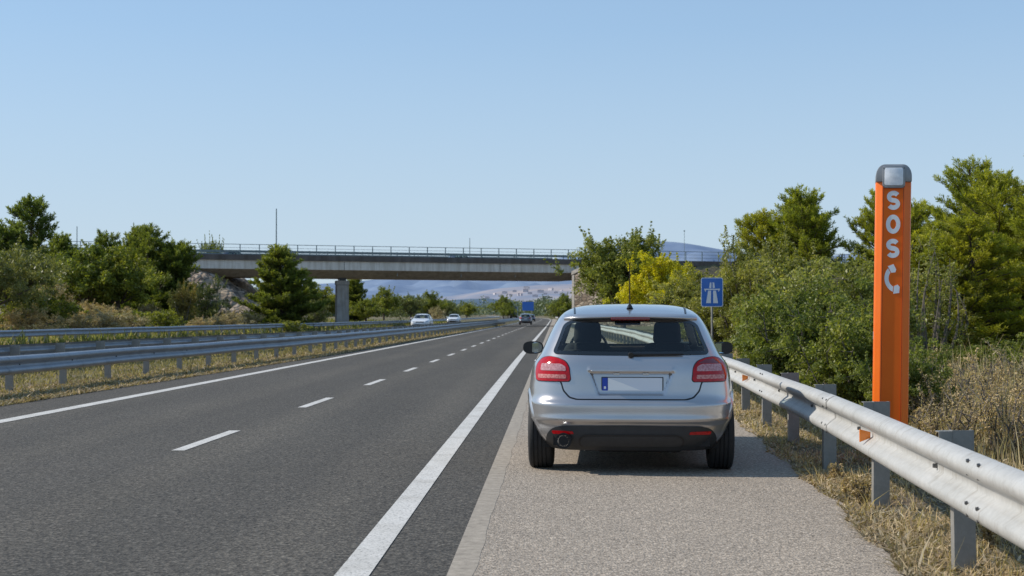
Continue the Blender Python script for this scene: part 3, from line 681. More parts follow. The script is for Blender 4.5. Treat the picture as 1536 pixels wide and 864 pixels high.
def make_pine(name, label, H, R, seed, material, per=70, ln=.22, wd=.035, top=.35, nb=60, loc=(0,0,0), low=.12, cone=.8, group=None, trunks=1, clump=.36):
    global RNG
    random.seed(seed); RNG = np.random.default_rng(seed)
    t = thing(name, label, 'pine tree' if 'pine' in name else 'tree', loc, 0, group)
    tb = MB(); cen = []; rad = []; tin = []
    for k in range(trunks):
        bx, by = (0,0) if trunks == 1 else (random.uniform(-.3,.3)*R, random.uniform(-.3,.3)*R)
        hh = H*(1 if k == 0 else random.uniform(.7,.92))
        tx, ty = bx*1.9+random.uniform(-.05,.05)*H, by*1.9+random.uniform(-.05,.05)*H
        pts = limb(tb, (bx*.5,by*.5,-.3), (tx,ty,hh*.97), .028*H, .006*H, .03, 8)
        for i in range(nb//trunks):
            f = low+(1-low)*((i+random.random())/(nb//trunks))
            f = min(f, .985)
            z = f*hh; j = min(int(f*8), 7); base = pts[j].lerp(pts[j+1], f*8-j)
            # crown outline: widest low, uneven
            prof = (1-f)**cone*(.72+.28*math.sin(f*9+seed) if cone < .79 else .95) + .13
            if f < .22: prof *= .55+2*f
            L_ = R*prof*random.uniform(.6,1.22)
            a = i*2.399+random.uniform(-.5,.5); el = random.uniform(.05,.55)+f*.35
            d = Vector((math.cos(a)*math.cos(el), math.sin(a)*math.cos(el), math.sin(el)))
            e = base+d*L_
            bp_ = limb(tb, base, e, .010*H*(1-f)+.012, .006, .12, 3)
            m_ = max(4, int(L_/(clump*.20)))
            side = d.cross(Vector((0,0,1))).normalized()
            for q in range(m_):
                u = min(1., .22+.8*(q+random.random())/m_)
                seg = min(int(u*3), 2); p = bp_[seg].lerp(bp_[seg+1], u*3-seg)
                lat = random.gauss(0,1)*(1.15-u*.75)
                v_ = (d*.55+side*lat*.8+Vector((0,0,random.uniform(.15,1.0)))).normalized()
                fl = clump*random.uniform(.7,1.5)*(1.1-.25*u)
                if abs(lat) > .3: p = p+side*lat*clump*.55
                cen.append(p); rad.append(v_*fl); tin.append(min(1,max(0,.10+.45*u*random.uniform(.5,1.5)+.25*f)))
        for q in range(9):
            cen.append(Vector((tx,ty,hh*(.90+.012*q)))+Vector((random.gauss(0,.15),random.gauss(0,.15),0))*clump); rad.append(Vector((random.gauss(0,.35),random.gauss(0,.35),1)).normalized()*clump*1.2); tin.append(.75)
    tb.build('trunk', M['bark'], t, smooth=True, normals=False)
    # foxtail twigs: needles set round a short axis and pointing forwards
    c = np.repeat(np.array(cen), per, 0); ax = np.repeat(np.array(rad), per, 0); n = len(c)
    al = np.linalg.norm(ax, axis=1)[:,None]; axn = ax/al; tpos = RNG.random((n,1))
    r_ = unit(n); r_ -= (r_*axn).sum(1)[:,None]*axn; r_ /= np.linalg.norm(r_, axis=1)[:,None]
    nd = axn*RNG.uniform(.35,1.1,(n,1))+r_*(1.0-.55*tpos); nd /= np.linalg.norm(nd, axis=1)[:,None]
    P0 = c+ax*tpos; L0 = ln*RNG.uniform(.55,1.1,(n,1)); s_ = np.cross(nd, unit(n)); s_ /= np.linalg.norm(s_, axis=1)[:,None]; s_ *= wd*.5
    V = np.stack([P0-s_*.6, P0+nd*L0*.5-s_, P0+nd*L0, P0+nd*L0*.5+s_], 1).reshape(-1,3)
    bq = np.arange(n)*4; Fq = np.stack([bq,bq+1,bq+2,bq+3],1)
    ti = np.repeat(np.clip(np.repeat(np.array(tin), per)*.7+.3*RNG.random(n)*tpos[:,0]+.05, 0, 1), 4)
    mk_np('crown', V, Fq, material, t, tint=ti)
    return t
def make_bush(name, label, cat, H, R, seed, material, n=150, per=70, ln=.08, wd=.035, loc=(0,0,0), stems=9, clump=.28, shape=.55, sprig=.25, group=None, woody='twig', trunk=False, floor=.04, lean=0.):
    """multi-stemmed shrub or round-crowned tree: leafy clumps on the limbs, loose sprigs above"""
    global RNG
    random.seed(seed); RNG = np.random.default_rng(seed)
    t = thing(name, label, cat, loc, 0, group)
    tb = MB(); cen = []; rad = []; tin = []
    z0 = H*.28 if trunk else 0
    if trunk: limb(tb, (0,0,-.3), (lean*.3,0,z0), .035*H, .028*H, .04, 4)
    tips = []
    for s in range(stems):
        a = s*2.399+random.uniform(-.4,.4); rr = R*math.sqrt((s+.5)/stems)*random.uniform(.75,1.1)
        hz = H*(1-.42*(rr/R)**2)*random.uniform(.80,1.04)
        e = Vector((math.cos(a)*rr+lean, math.sin(a)*rr, hz))
        pts = limb(tb, (math.cos(a)*rr*.12,math.sin(a)*rr*.12,z0-.1), e, .012*H+.008, .006, .10, 6)
        tips.append(pts)
    for i in range(n):
        pts = tips[i % stems]; u = random.uniform(.10 if not trunk else .3, 1)**.75*6; j = min(int(u), 5); p = pts[j].lerp(pts[j+1], u-j)
        spread = R*.34*(1-.45*u/6)
        c = p+Vector((random.gauss(0,1)*spread, random.gauss(0,1)*spread, random.gauss(0,1)*spread*.7))
        if c.z < floor*H+.05: c.z = floor*H+random.random()*.3*H*.5
        cen.append(c); rad.append(clump*random.uniform(.55,1.25))
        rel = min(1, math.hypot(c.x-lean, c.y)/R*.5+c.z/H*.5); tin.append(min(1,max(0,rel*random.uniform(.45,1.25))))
        if i % 3 == 0: limb(tb, p, c, .01, .004, .1, 2)
    scen = []; srad = []
    # sprigs that break the outline
    ns = int(n*sprig)
    nmain = len(cen)
    for i in range(ns):
        c = cen[random.randrange(nmain)]
        if c.z < H*.5: continue
        d = Vector((c.x*.35+random.gauss(0,.3)*R, c.y*.35+random.gauss(0,.3)*R, R*random.uniform(.5,1.1))).normalized()*clump*random.uniform(1.3,2.8)
        tb.path([c, c+d*.5, c+d], [.008,.006,.003], 4)
        for q in range(5): scen.append(c+d*(.2+.8*q/4)); srad.append(clump*(.42-.07*q))
    tb.build('trunk' if trunk else 'stems', M[woody], t, smooth=True, normals=False)
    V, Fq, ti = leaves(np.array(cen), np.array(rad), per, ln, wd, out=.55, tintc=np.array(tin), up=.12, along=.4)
    if scen:
        V2, F2, t2 = leaves(np.array(scen), np.array(srad), max(5, per//7), ln, wd, out=.4, tintc=np.full(len(scen),.75))
        Fq = np.concatenate([Fq, F2+len(V)]); V = np.concatenate([V, V2]); ti = np.concatenate([ti, t2])
    V[:,2] = np.maximum(V[:,2], -.05)
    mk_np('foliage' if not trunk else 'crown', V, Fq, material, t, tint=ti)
    return t
def again(src, label, px, Y, sx, sz=None, rz=None, group=None, z=0, X=None):
    o = copy_tree(src); o['label'] = label
    if group: o['group'] = group
    x = GX(px, Y) if X is None else X
    o.location = (x, Y, z if z else float(ground_h(x, Y))-.03)
    o.rotation_euler = (0,0,random.uniform(0,6.28) if rz is None else rz); o.scale = (sx, sx, sz or sx)
    return o
def put(o, px, Y, s=1., sz=None):
    x = GX(px, Y); o.location = (x, Y, float(ground_h(x, Y))-.03); o.scale = (s, s, sz or s); return o
TG = 'trees and shrubs along the left of the motorway'
# prototypes, each used where it stands first
# -- left and background pines (8 m class at 100 m)
p1 = make_pine('pine_tree', 'lone full pine standing in front of the left bridge span', 6.3, 2.9, 11, M['pine_dark'], per=22, ln=.26, wd=.06, nb=120, low=.04, cone=.85, clump=.40, group=TG)
put(p1, 416, 112, 1.3, 1.05)
p2 = make_pine('pine_tree', 'tallest dark pine rising at the far left edge', 10.3, 4.8, 12, M['pine_dark'], per=22, ln=.34, wd=.085, nb=130, low=.20, cone=.62, clump=.60, group=TG, trunks=2)
put(p2, 38, 112, 1., .95)
p3 = make_pine('pine_tree', 'broad dark pine with several leaders left of the rocky slope', 7.6, 3.8, 13, M['pine_dark'], per=20, ln=.30, wd=.07, nb=170, low=.04, cone=.72, clump=.45, group=TG, trunks=3)
put(p3, 230, 108)
again(p3, 'pine with upright leaders behind the round green trees', 168, 118, .95, .98, 2.1)
again(p1, 'narrow pine between the broad dark pine and its neighbour', 200, 112, .95, 1.22, 1.2)
again(p1, 'small dark pine just left of the bridge pier and behind the bridge', 462, 196, .95, .92, 4.)
again(p1, 'dark pine behind the bridge to the right of the pier', 531, 200, 1.05, 1.02, 2.)
again(p3, 'dark pine hiding the left end of the bridge', 128, 122, .9, .84, 4.4)
again(p1, 'pointed pine between the tallest pine and the round green trees', 84, 120, 1.1, 1.2, 2.8)
# -- round bright trees on the left
g1 = make_bush('broadleaf_tree', 'round bright green tree in front of the pines at the left', 'tree', 5.2, 3.0, 21, M['lush'], n=190, per=60, ln=.22, wd=.11, stems=11, clump=.5, trunk=True, woody='bark', group=TG, sprig=.15)
put(g1, 122, 100)
again(g1, 'second round green tree close to the bright one and lower', 92, 104, 1.0, .9, 2.)
again(g1, 'green tree with full crown just left of the broad dark pine', 172, 101, .95, 1.0, 3.)
g2 = make_bush('broadleaf_tree', 'grey green olive tree at the left edge of the picture', 'tree', 4.9, 3.0, 22, M['olive_dark'], n=210, per=66, ln=.20, wd=.07, stems=12, clump=.45, trunk=True, woody='bark', group=TG, sprig=.2)
put(g2, 8, 84)
again(g2, 'darker grey olive tree partly outside the left edge', -26, 78, 1.0, 1.05, 1.)
again(g2, 'muted green tree rising behind the olive tree at the left', 62, 116, 1.0, 1.15, 4.)
s1 = make_bush('shrub', 'wide olive brown shrub in front of the rocky slope', 'shrub', 3.7, 2.1, 23, M['olive_dark'], n=150, per=60, ln=.17, wd=.06, stems=12, clump=.36, group=TG, sprig=.5)
put(s1, 312, 106, .85, .85)
s2 = make_bush('shrub', 'low bright green round bush on the dry mound at the left', 'shrub', 1.9, 1.6, 24, M['lush'], n=120, per=60, ln=.14, wd=.07, stems=10, clump=.28, group=TG, sprig=.2)
put(s2, 72, 86, 1.0, .85)
again(s1, 'ochre tinged shrub beside the foot of the broad dark pine', 272, 104, .62, .78, 2.).children
s3 = make_bush('shrub', 'rusty ochre shrub between the broad dark pine and the olive brown shrub', 'shrub', 2.8, 1.2, 25, M['rust'], n=80, per=50, ln=.16, wd=.06, stems=8, clump=.32, group=TG, sprig=.4)
put(s3, 274, 101)
s4 = make_bush('shrub', 'pale dry grey shrub behind the bright green bush', 'shrub', 2.0, 1.6, 26, M['dryleaf'], n=110, per=55, ln=.15, wd=.04, stems=12, clump=.3, group=TG, sprig=.5)
put(s4, 70, 97, 1.15, 1.25)
again(s2, 'low green bush behind the far guardrail below the broad dark pine', 240, 92, .95, .75, 1.)
again(s2, 'low green bush left of the lone pine', 196, 95, .9, .6, 2.)
again(s2, 'small bush at the foot of the lone pine', 430, 105, .9, .5, 3.)
again(s2, 'dark low bush in the far left corner behind the guardrail', 18, 84, 1.1, .85, 5.)
again(s4, 'pale dry bush low between the ochre shrub and the lone pine', 296, 96, .7, .5, 2.)
again(s4, 'dry tussock on the crest of the left mound', 160, 96, 1.0, .6, 2.)
again(s4, 'dry tussock on the right flank of the left mound', 128, 92, .8, .6, 3.)
again(s4, 'dry shrub below the rocky slope near the lone pine', 352, 118, .8, .8, 3.)
again(s1, 'olive brown shrub beside the right foot of the lone pine', 470, 140, .9, .8, 3.)
for i, (px, Y, sx, sz, lb) in enumerate([(36,79,1.2,.75,'dry brown bush low at the left edge behind the guardrail'),(112,83,1.0,.6,'dry brown bush right of the bright green one'),(150,86,1.3,.7,'wide dry bush on the face of the left mound'),(186,88,1.1,.6,'dry bush between the mound and the green bushes'),(214,101,1.2,.8,'dry bush under the broad dark pine'),(338,100,1.1,.6,'dry bush in front of the earth bank'),(366,108,1.0,.6,'dry bush at the left foot of the lone pine')]):
    again(s4, lb, px, Y, sx, sz, i*1.3)
# -- behind the bridge
again(g1, 'bright green tree between the lone pine and the bridge pier', 482, 200, 1.05, .95, 1.)
again(g1, 'rounded green tree first to the right of the bridge pier', 575, 225, 1.05, 1.05, 2.)
again(g1, 'low yellowish tree beside the right foot of the bridge pier', 548, 190, .85, .6, 5.)
again(g2, 'olive tree second to the right of the bridge pier', 616, 250, 1.1, 1.0, 3.)
again(g1, 'dark round tree above the dry shrub behind the bridge', 645, 300, 1.1, 1.15, 4.)
again(s4, 'pinkish dry shrub beyond the first oncoming white car', 655, 262, 1.35, 1.4, 4.)
again(g2, 'round dark tree behind the second oncoming white car', 668, 330, 1.1, 1.0, 1.)
again(g1, 'lower round tree left of the tall far tree', 700, 420, 1.2, .9, 2.)
again(g1, 'tall round tree in the far distance above the dark lorry', 755, 470, 1.5, 1.45, 2.)
again(g1, 'small bright tree in the far distance beside the lorry', 762, 380, .8, .75, 3.)
again(g2, 'round tree seen between the opposite road and the far bend', 600, 285, 1.2, 1.05, 3.)
again(g1, 'green tree behind the abutment wall beside the road bend', 846, 215, .72, .85, 2.)
again(g2, 'olive tree just beyond the bridge against the abutment', 838, 260, .9, .8, 1.)
# -- right of the road
r1 = make_bush('broadleaf_tree', 'tall dark green tree beside the stone abutment wall', 'tree', 8.0, 4.0, 31, M['green'], n=560, per=80, ln=.22, wd=.11, stems=21, clump=.58, trunk=True, woody='bark', sprig=.35, group='trees and shrubs on the right')
put(r1, 936, 118)
RG = 'trees and shrubs on the right'
again(r1, 'tree crown peeking over the bridge railing at the left', 316, 192, .52, 1.36, 2., TG)
again(r1, 'dark green tree behind and to the right of the tree by the abutment', 985, 128, .8, .66, 2.2)
r2 = make_bush('broadleaf_tree', 'vivid yellow green tree left of the blue motorway sign', 'tree', 4.4, 2.2, 32, M['yellow'], n=300, per=80, ln=.13, wd=.07, stems=13, clump=.30, trunk=True, woody='bark', sprig=.35, group=RG)
put(r2, 988, 76)
again(r2, 'smaller yellow green tree directly above the car roof', 1022, 70, .72, .74, 2.)
# large leafy shrubs close to the sign
b1 = make_bush('leafy_shrub', 'tall leafy shrub with long upright sprigs right behind the blue sign', 'shrub', 3.35, 1.25, 41, M['olive'], n=300, per=80, ln=.085, wd=.032, stems=16, clump=.20, sprig=.55, group=RG)
put(b1, 1112, 46, 1.05, 1.15)
b2 = make_bush('leafy_shrub', 'broad dense shrub in front of the pine left of the orange pillar', 'shrub', 2.7, 1.35, 42, M['olive'], n=340, per=84, ln=.08, wd=.034, stems=18, clump=.21, sprig=.3, group=RG)
put(b2, 1206, 31)
b3 = make_bush('leafy_shrub', 'dark glossy shrub low behind the guardrail left of the orange pillar', 'shrub', 1.9, 1.15, 43, M['green'], n=260, per=90, ln=.07, wd=.034, stems=14, clump=.19, sprig=.25, group=RG)
put(b3, 1195, 24)
again(b2, 'grey green shrub immediately left of the orange pillar', 1262, 27, .95, .92, 2.1)
again(b1, 'upright shrub between the sign and the pine behind it', 1170, 44, 1.0, 1.1, 1.3)
again(b2, 'shrub filling the gap below the blue sign', 1075, 48, 1.1, .9, 3.)
again(b3, 'lower dark shrub behind the guardrail next to the car mirror', 1166, 30, 1.0, .9, 4.)
again(b3, 'dark shrub at the left foot of the orange pillar', 1268, 19.5, .8, .78, 1.)
again(b3, 'small dark bush peeping out right of the orange pillar base', 1352, 17.5, .52, .55, 1.)
again(b2, 'olive shrub behind the yellow green tree', 1040, 60, 1.4, 1.25, 5.)
again(b1, 'thin sprigged shrub above the dense shrub left of the pine', 1128, 46, 1.0, 1.0, 2.)
again(b2, 'shrub behind the orange pillar filling the foot of the pine', 1300, 33, 1.1, 1.0, 4.4)
again(b2, 'half hidden shrub in the middle of the thicket left of the pillar', 1225, 37, 1.15, 1.1, .6)
# pines on the right
q1 = make_pine('pine_tree', 'light green pine rising behind the thicket left of the orange pillar', 6.1, 2.5, 51, M['pine'], per=24, ln=.15, wd=.026, nb=210, low=.08, cone=.62, clump=.27, group=RG, trunks=2)
put(q1, 1240, 54, 1.05, 1.0)
again(q1, 'second pine top left of the pillar and slightly lower', 1178, 57, 1.05, .96, 2.)
again(q1, 'darker pine top right behind the orange pillar', 1296, 53, 1.0, .98, 4.)
q2 = make_pine('pine_tree', 'large sunlit pine filling the right edge of the picture', 6.3, 2.9, 52, M['pine'], per=26, ln=.13, wd=.022, nb=260, low=.08, cone=.55, clump=.25, group=RG, trunks=3)
put(q2, 1520, 40, 1.05, 1.0)
again(q2, 'lower pine leaning left of the large sunlit one', 1468, 44, .85, .70, 2.6)
again(q1, 'bushy low pine at the foot of the large sunlit pine', 1474, 35, .95, .60, 1.)
again(q2, 'pine partly outside the frame at the right edge', 1640, 38, .95, .95, .6)
again(q1, 'distant small pine between the pillar and the sunlit pine', 1410, 60, .85, .70, 3.)
again(q2, 'pine crowding the left flank of the large sunlit pine', 1535, 47, .95, 1.0, 4.1)
again(q2, 'pale pine directly right of the orange pillar behind the thin trees', 1396, 52, .75, .48, 5.)
r5 = make_bush('sparse_tree', 'slender sparse grey green tree just right of the orange pillar', 'tree', 3.9, .85, 53, M['olive'], n=95, per=42, ln=.08, wd=.025, stems=11, clump=.24, sprig=.9, group=RG)
put(r5, 1386, 31, 1.0, .80)
again(r5, 'second thin twiggy tree beside the slender sparse one', 1362, 38, .95, .72, 2.)
again(r5, 'lower twiggy bush between the sparse trees and the pine', 1410, 34, 1.2, .62, 2.)
again(b3, 'low green bush in the grass below the large pine', 1500, 30, .9, .42, 3.)
again(b3, 'flat green bush in the grass at the right edge', 1556, 27, .9, .5, 2.)
again(b3, 'small green bush in the straw left of the dry weeds', 1424, 29, .7, .36, 2.)
sc_ = make_bush('dry_scrub', 'grey brown dry scrub behind the nearest guardrail post', 'shrub', .62, .42, 61, M['dryleaf'], n=70, per=40, ln=.035, wd=.010, stems=16, clump=.10, group='dry scrub behind the right guardrail', sprig=.8)
put(sc_, 1505, 13.5)
for i, (px, Y, sx, sz, lb) in enumerate([(1420,13.8,1.,.9,'dry scrub between the pillar and the tall weed'),(1470,15.5,1.2,1.,'wide dry scrub beside the tall dark weed'),(1395,17,1.1,.9,'dry scrub just right of the orange pillar'),(1530,16.5,1.2,1.1,'dry scrub at the right edge of the picture'),(1445,20,1.4,1.1,'dry scrub in the middle of the straw field'),(1500,22,1.4,1.2,'farther dry scrub near the right edge'),(1400,24,1.4,1.1,'farther dry scrub below the slender trees')]):
    again(sc_, lb, px, Y, sx, sz, i*1.7, 'dry scrub behind the right guardrail')
def weed(label, px, Y, H, seed):
    random.seed(seed); mb = MB(); cen = []; rad = []
    global RNG; RNG = np.random.default_rng(seed)
    for s in range(9):
        a = random.uniform(0,6.28); r = random.uniform(.05,.34)*H; hz = H*random.uniform(.65,1)
        e = (math.cos(a)*r, math.sin(a)*r, hz); pts = limb(mb, (0,0,-.03), e, .006, .003, .06, 5)
        for q in range(9):
            u = random.uniform(.3,1)*5; j = min(int(u),4); p = pts[j].lerp(pts[j+1], u-j)
            d = Vector((random.gauss(0,1), random.gauss(0,1), random.uniform(.3,1.4))).normalized()*H*random.uniform(.08,.2)
            mb.path([p, p+d], [.003,.002], 4); cen.append(p+d); rad.append(.022)
    t = thing('dry_weed', label, 'plant', (0,0,0), 0, 'dry weeds in the straw')
    mb.build('stems', M['twig'], t, normals=False)
    V, Fq, ti = leaves(np.array(cen), np.array(rad), 14, .02, .010, out=.3)
    mk_np('seed_heads', V, Fq, M['dryleaf'], t, tint=ti)
    return put(t, px, Y)
weed('tall dark dry weed standing in the straw right of the pillar', 1452, 16.5, .82, 3)
weed('bushy dry weed left of the tall dark one', 1418, 17.5, .55, 4)
weed('dry weed near the right edge above the guardrail', 1500, 14.8, .5, 5)
weed('small dry weed at the foot of the orange pillar', 1376, 14.6, .42, 6)
for i, (px, Y, h) in enumerate([(1268,10.6,.20),(1288,10.2,.23),(1250,11.6,.16),(1500,8.6,.24),(1478,8.3,.18)]):
    weed(['little dry tuft beside the second guardrail post on its left','taller dry tuft close to the second guardrail post','low dry tuft in the car shadow by the rail','dry tuft right of the nearest guardrail post','short dry tuft under the nearest rail end'][i], px, Y, h, 30+i)
# far woodland band that reads as one mass
RNG = np.random.default_rng(99)
cen = []
for D0, D1, k, hh in ((520,700,150,7.),(700,1100,260,10.),(1100,1900,420,15.)):
    Yc = RNG.uniform(D0, D1, k); Xc = RNG.uniform(-.36, .30, k)*Yc
    keep = (np.abs(Xc-(curve(Yc)-8)) > 22); Yc, Xc = Yc[keep], Xc[keep]
    h = hh*RNG.uniform(.55,1.15,len(Xc))
    for q in range(5): cen.append(np.stack([Xc+RNG.normal(0,h*.3), Yc+RNG.normal(0,h*.3), h*(.2+.16*q)], 1))
cen = np.concatenate(cen)
V, Fq, ti = leaves(cen, cen[:,1]*.0042, 60, 1.5, 1.0, out=.7)
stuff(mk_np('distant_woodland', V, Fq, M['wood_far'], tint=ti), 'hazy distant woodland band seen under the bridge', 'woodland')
# town on the hills
hs = None; RNG = np.random.default_rng(5); k = 0
spots = [(742,438),(750,441),(757,436),(765,440),(772,434),(780,439),(788,433),(795,437),(803,441),(811,434),(818,438),(826,431),(834,436),(842,433),(848,440),(730,444),(790,429),(822,443)]
where = ['far left end of the hill town','lower left of the hill town','left part of the hill town above the trees','left centre of the hill town','upper left centre of the hill town','centre of the hill town','upper centre of the hill town','just right of the hill town centre','low in the right centre of the hill town','upper right centre of the hill town','right centre of the hill town','high on the right of the hill town','right part of the hill town','near the abutment on the right of the hill town','low beside the abutment in the hill town','left outskirts of the hill town','crown of the hill town','lower right edge of the hill town']
for (px, py), w_ in zip(spots, where):
    Y = 3300.
    if hs is None:
        hs = thing('distant_house', '', 'house', (0,0,0), 0, 'houses of the hill town')
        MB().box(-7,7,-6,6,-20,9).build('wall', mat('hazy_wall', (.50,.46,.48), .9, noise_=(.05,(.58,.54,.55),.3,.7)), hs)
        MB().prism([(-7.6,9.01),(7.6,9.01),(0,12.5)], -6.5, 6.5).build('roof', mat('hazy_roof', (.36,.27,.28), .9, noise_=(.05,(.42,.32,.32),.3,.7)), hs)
        o = hs
    else: o = copy_tree(hs)
    s = random.uniform(.28,.55)
    o.location = (GX(px,Y), Y, GZ(py+1,Y)-2); o.scale = (s*1.9, s, s*.42); o.rotation_euler = (0,0,random.uniform(-1,1))
    o['label'] = 'tiny pale house, '+w_
# ------------------------------------------------------------------ cars
def pchip(kx, ky):
    kx = np.array(kx, float); ky = np.array(ky, float); h = np.diff(kx); dl = np.diff(ky)/h; m = np.zeros_like(ky)
    for i in range(1, len(kx)-1):
        if dl[i-1]*dl[i] > 0:
            w1 = 2*h[i]+h[i-1]; w2 = h[i]+2*h[i-1]; m[i] = (w1+w2)/(w1/dl[i-1]+w2/dl[i])
    m[0] = dl[0]; m[-1] = dl[-1]
    def f(x):
        x = np.asarray(x, float); i = np.clip(np.searchsorted(kx, x)-1, 0, len(kx)-2); t = (x-kx[i])/h[i]
        t = np.clip(t, 0, 1)
        return (1+2*t)*(1-t)**2*ky[i]+t*(1-t)**2*h[i]*m[i]+t*t*(3-2*t)*ky[i+1]+t*t*(t-1)*h[i]*m[i+1]
    return f
W_ = pchip([.20,.24,.29,.35,.41,.48,.56,.66,.76,.85,.91,.955,.99,1.05,1.2,1.29,1.35,1.39,1.418,1.433,1.44],
           [.715,.765,.812,.846,.866,.876,.879,.878,.867,.852,.832,.800,.775,.747,.682,.632,.585,.522,.415,.25,.004])
YR_ = pchip([.20,.26,.33,.405,.430,.455,.50,.585,.620,.66,.75,.85,.93,.98,1.05,1.15,1.26,1.30,1.33,1.37,1.40,1.425,1.44],
            [.09,.05,.03,.026,.010,-.012,-.004,.000,.040,.062,.076,.090,.112,.145,.205,.295,.395,.435,.50,.66,.86,1.14,1.54])
YF_ = pchip([.2,.4,.55,.7,.8,.88,.95,.99,1.05,1.2,1.3,1.36,1.40,1.43,1.44],
            [3.76,3.90,3.92,3.88,3.78,3.52,3.12,2.93,2.80,2.52,2.32,2.18,2.0,1.75,1.56])
def PN(z): return np.interp(z, [.2,.95,1.1,1.32,1.40,1.44], [4.6,5.0,5.0,4.4,3.2,2.2])
def PM(z): return np.interp(z, [.2,.8,1.0,1.32,1.40,1.44], [8.,8.,7.,5.5,3.4,2.2])
def recess(x, z):
    ax = np.abs(x); half = .275+.07*np.clip((z-.655)/.2, 0, 1)
    s = smooth(0, .022, half-ax)*smooth(.650, .675, z)*(1-smooth(.848, .858, z))
    lip = smooth(0,.02,.36-ax)*smooth(.852,.860,z)*(1-smooth(.868,.91,z))
    return .026*s-.012*lip
def rear(x, z):
    x = np.asarray(x, float); z = np.asarray(z, float); w = W_(z); a = YR_(z); b = YF_(z); L_ = (b-a)/2
    t = np.clip(1-np.clip(np.abs(x)/w, 0, 1)**PN(z), 0, 1)**(1/PM(z))
    return (a+b)/2-L_*t+recess(x, z)
def front(x, z):
    w = W_(z); a = YR_(z); b = YF_(z); L_ = (b-a)/2
    return (a+b)/2+L_*np.clip(1-np.clip(np.abs(x)/w, 0, 1)**PN(z), 0, 1)**(1/PM(z))
def sidex(y, z):
    w = W_(z); a = YR_(z); b = YF_(z); L_ = (b-a)/2
    return w*np.clip(1-np.clip(np.abs(y-(a+b)/2)/L_, 0, 1)**PM(z), 0, 1)**(1/PN(z))
def smap(kind):
    """maps a list of surface coordinates to points, pushed out along the normal"""
    e = .004
    def f(P, off):
        P = np.array([tuple(p) for p in P], float); u, z = P[:,0], P[:,1]
        if kind in ('rear','front'):
            g = rear if kind == 'rear' else front; s = -1 if kind == 'rear' else 1
            y = g(u, z); gx = (g(u+e, z)-g(u-e, z))/(2*e); gz = (g(u, z+e)-g(u, z-e))/(2*e)
            n = np.stack([-gx, np.ones_like(gx), -gz], 1)*s; n /= np.linalg.norm(n, axis=1)[:,None]
            return [Vector(q) for q in np.stack([u, y, z], 1)+n*off]
        sg = 1 if kind == 'right' else -1
        x = sidex(u, z); gy = (sidex(u+e, z)-sidex(u-e, z))/(2*e); gz = (sidex(u, z+e)-sidex(u, z-e))/(2*e)
        n = np.stack([np.ones_like(gy), -gy, -gz], 1); n /= np.linalg.norm(n, axis=1)[:,None]
        q = np.stack([x, u, z], 1)+n*off; q[:,0] *= sg
        return [Vector(k) for k in q]
    return f
def rounded(poly, r, n=5):
    """round the corners of a polygon"""
    out = []; k = len(poly)
    for i in range(k):
        p0 = Vector(poly[i-1]); p = Vector(poly[i]); p1 = Vector(poly[(i+1)%k])
        a = (p0-p); b = (p1-p); ra = min(r, a.length*.48, b.length*.48)
        s = p+a.normalized()*ra; e = p+b.normalized()*ra
        for j in range(n+1):
            t = j/n; out.append(tuple((1-t)**2*s+2*t*(1-t)*p+t*t*e))
    return out
def densify(poly, step):
    out = []
    for i in range(len(poly)):
        a = Vector(poly[i]); b = Vector(poly[(i+1)%len(poly)]); n = max(1, int((b-a).length/step+.5))
        for j in range(n): out.append(tuple(a.lerp(b, j/n)))
    return out
def inpoly(p, poly):
    x, y = p; c = False; j = len(poly)-1
    for i in range(len(poly)):
        xi, yi = poly[i]; xj, yj = poly[j]
        if (yi > y) != (yj > y) and x < (xj-xi)*(y-yi)/(yj-yi)+xi: c = not c
        j = i
    return c
def patch(name, poly, kind, off, material, parent, step=.02, skirt=.012, rad=.02, smoothn=True):
    poly = densify(rounded(poly, rad) if rad else poly, step); f = smap(kind)
    xs = [p[0] for p in poly]; zs = [p[1] for p in poly]; pts = [Vector(p) for p in poly]; nb = len(poly)
    x = min(xs)+step*.5
    while x < max(xs):
        z = min(zs)+step*.5
        while z < max(zs):
            if inpoly((x,z), poly) and min((x-a)**2+(z-b)**2 for a, b in poly) > (step*.45)**2: pts.append(Vector((x,z)))
            z += step
        x += step
    r = delaunay_2d_cdt(pts, [(i,(i+1)%nb) for i in range(nb)], [], 1, 1e-6)
    v2, fs = r[0], r[2]; v = f(v2, off); faces = [tuple(q) for q in fs]
    o_ = [i for i in range(len(r[3])) if any(k < nb for k in r[3][i])]
    base = len(v); ring = f(poly, off); ring2 = f(poly, off-skirt)
    # skirt uses its own ring so that the edge stays crisp
    v += ring+ring2
    for i in range(nb): faces.append((base+i, base+(i+1)%nb, base+nb+(i+1)%nb, base+nb+i))
    o = mk(name, v, faces, material, parent)
    bm = bmesh.new(); bm.from_mesh(o.data); bm.faces.ensure_lookup_table()
    ns = len(fs)
    # orient main faces outwards
    want = {'rear':Vector((0,-1,.3)),'front':Vector((0,1,.3)),'left':Vector((-1,0,.2)),'right':Vector((1,0,.2))}[kind]
    for q in bm.faces[:]:
        if q.index < ns:
            q.smooth = smoothn
            if q.normal.dot(want) < 0: q.normal_flip()
    bm.to_mesh(o.data); bm.free(); return o
def ring(name, outer, inner, kind, off, material, parent):
    f = smap(kind); n = len(outer); v = f(outer, off)+f(inner, off)
    return mk(name, v, [(i,(i+1)%n,n+(i+1)%n,n+i) for i in range(n)], material, parent)
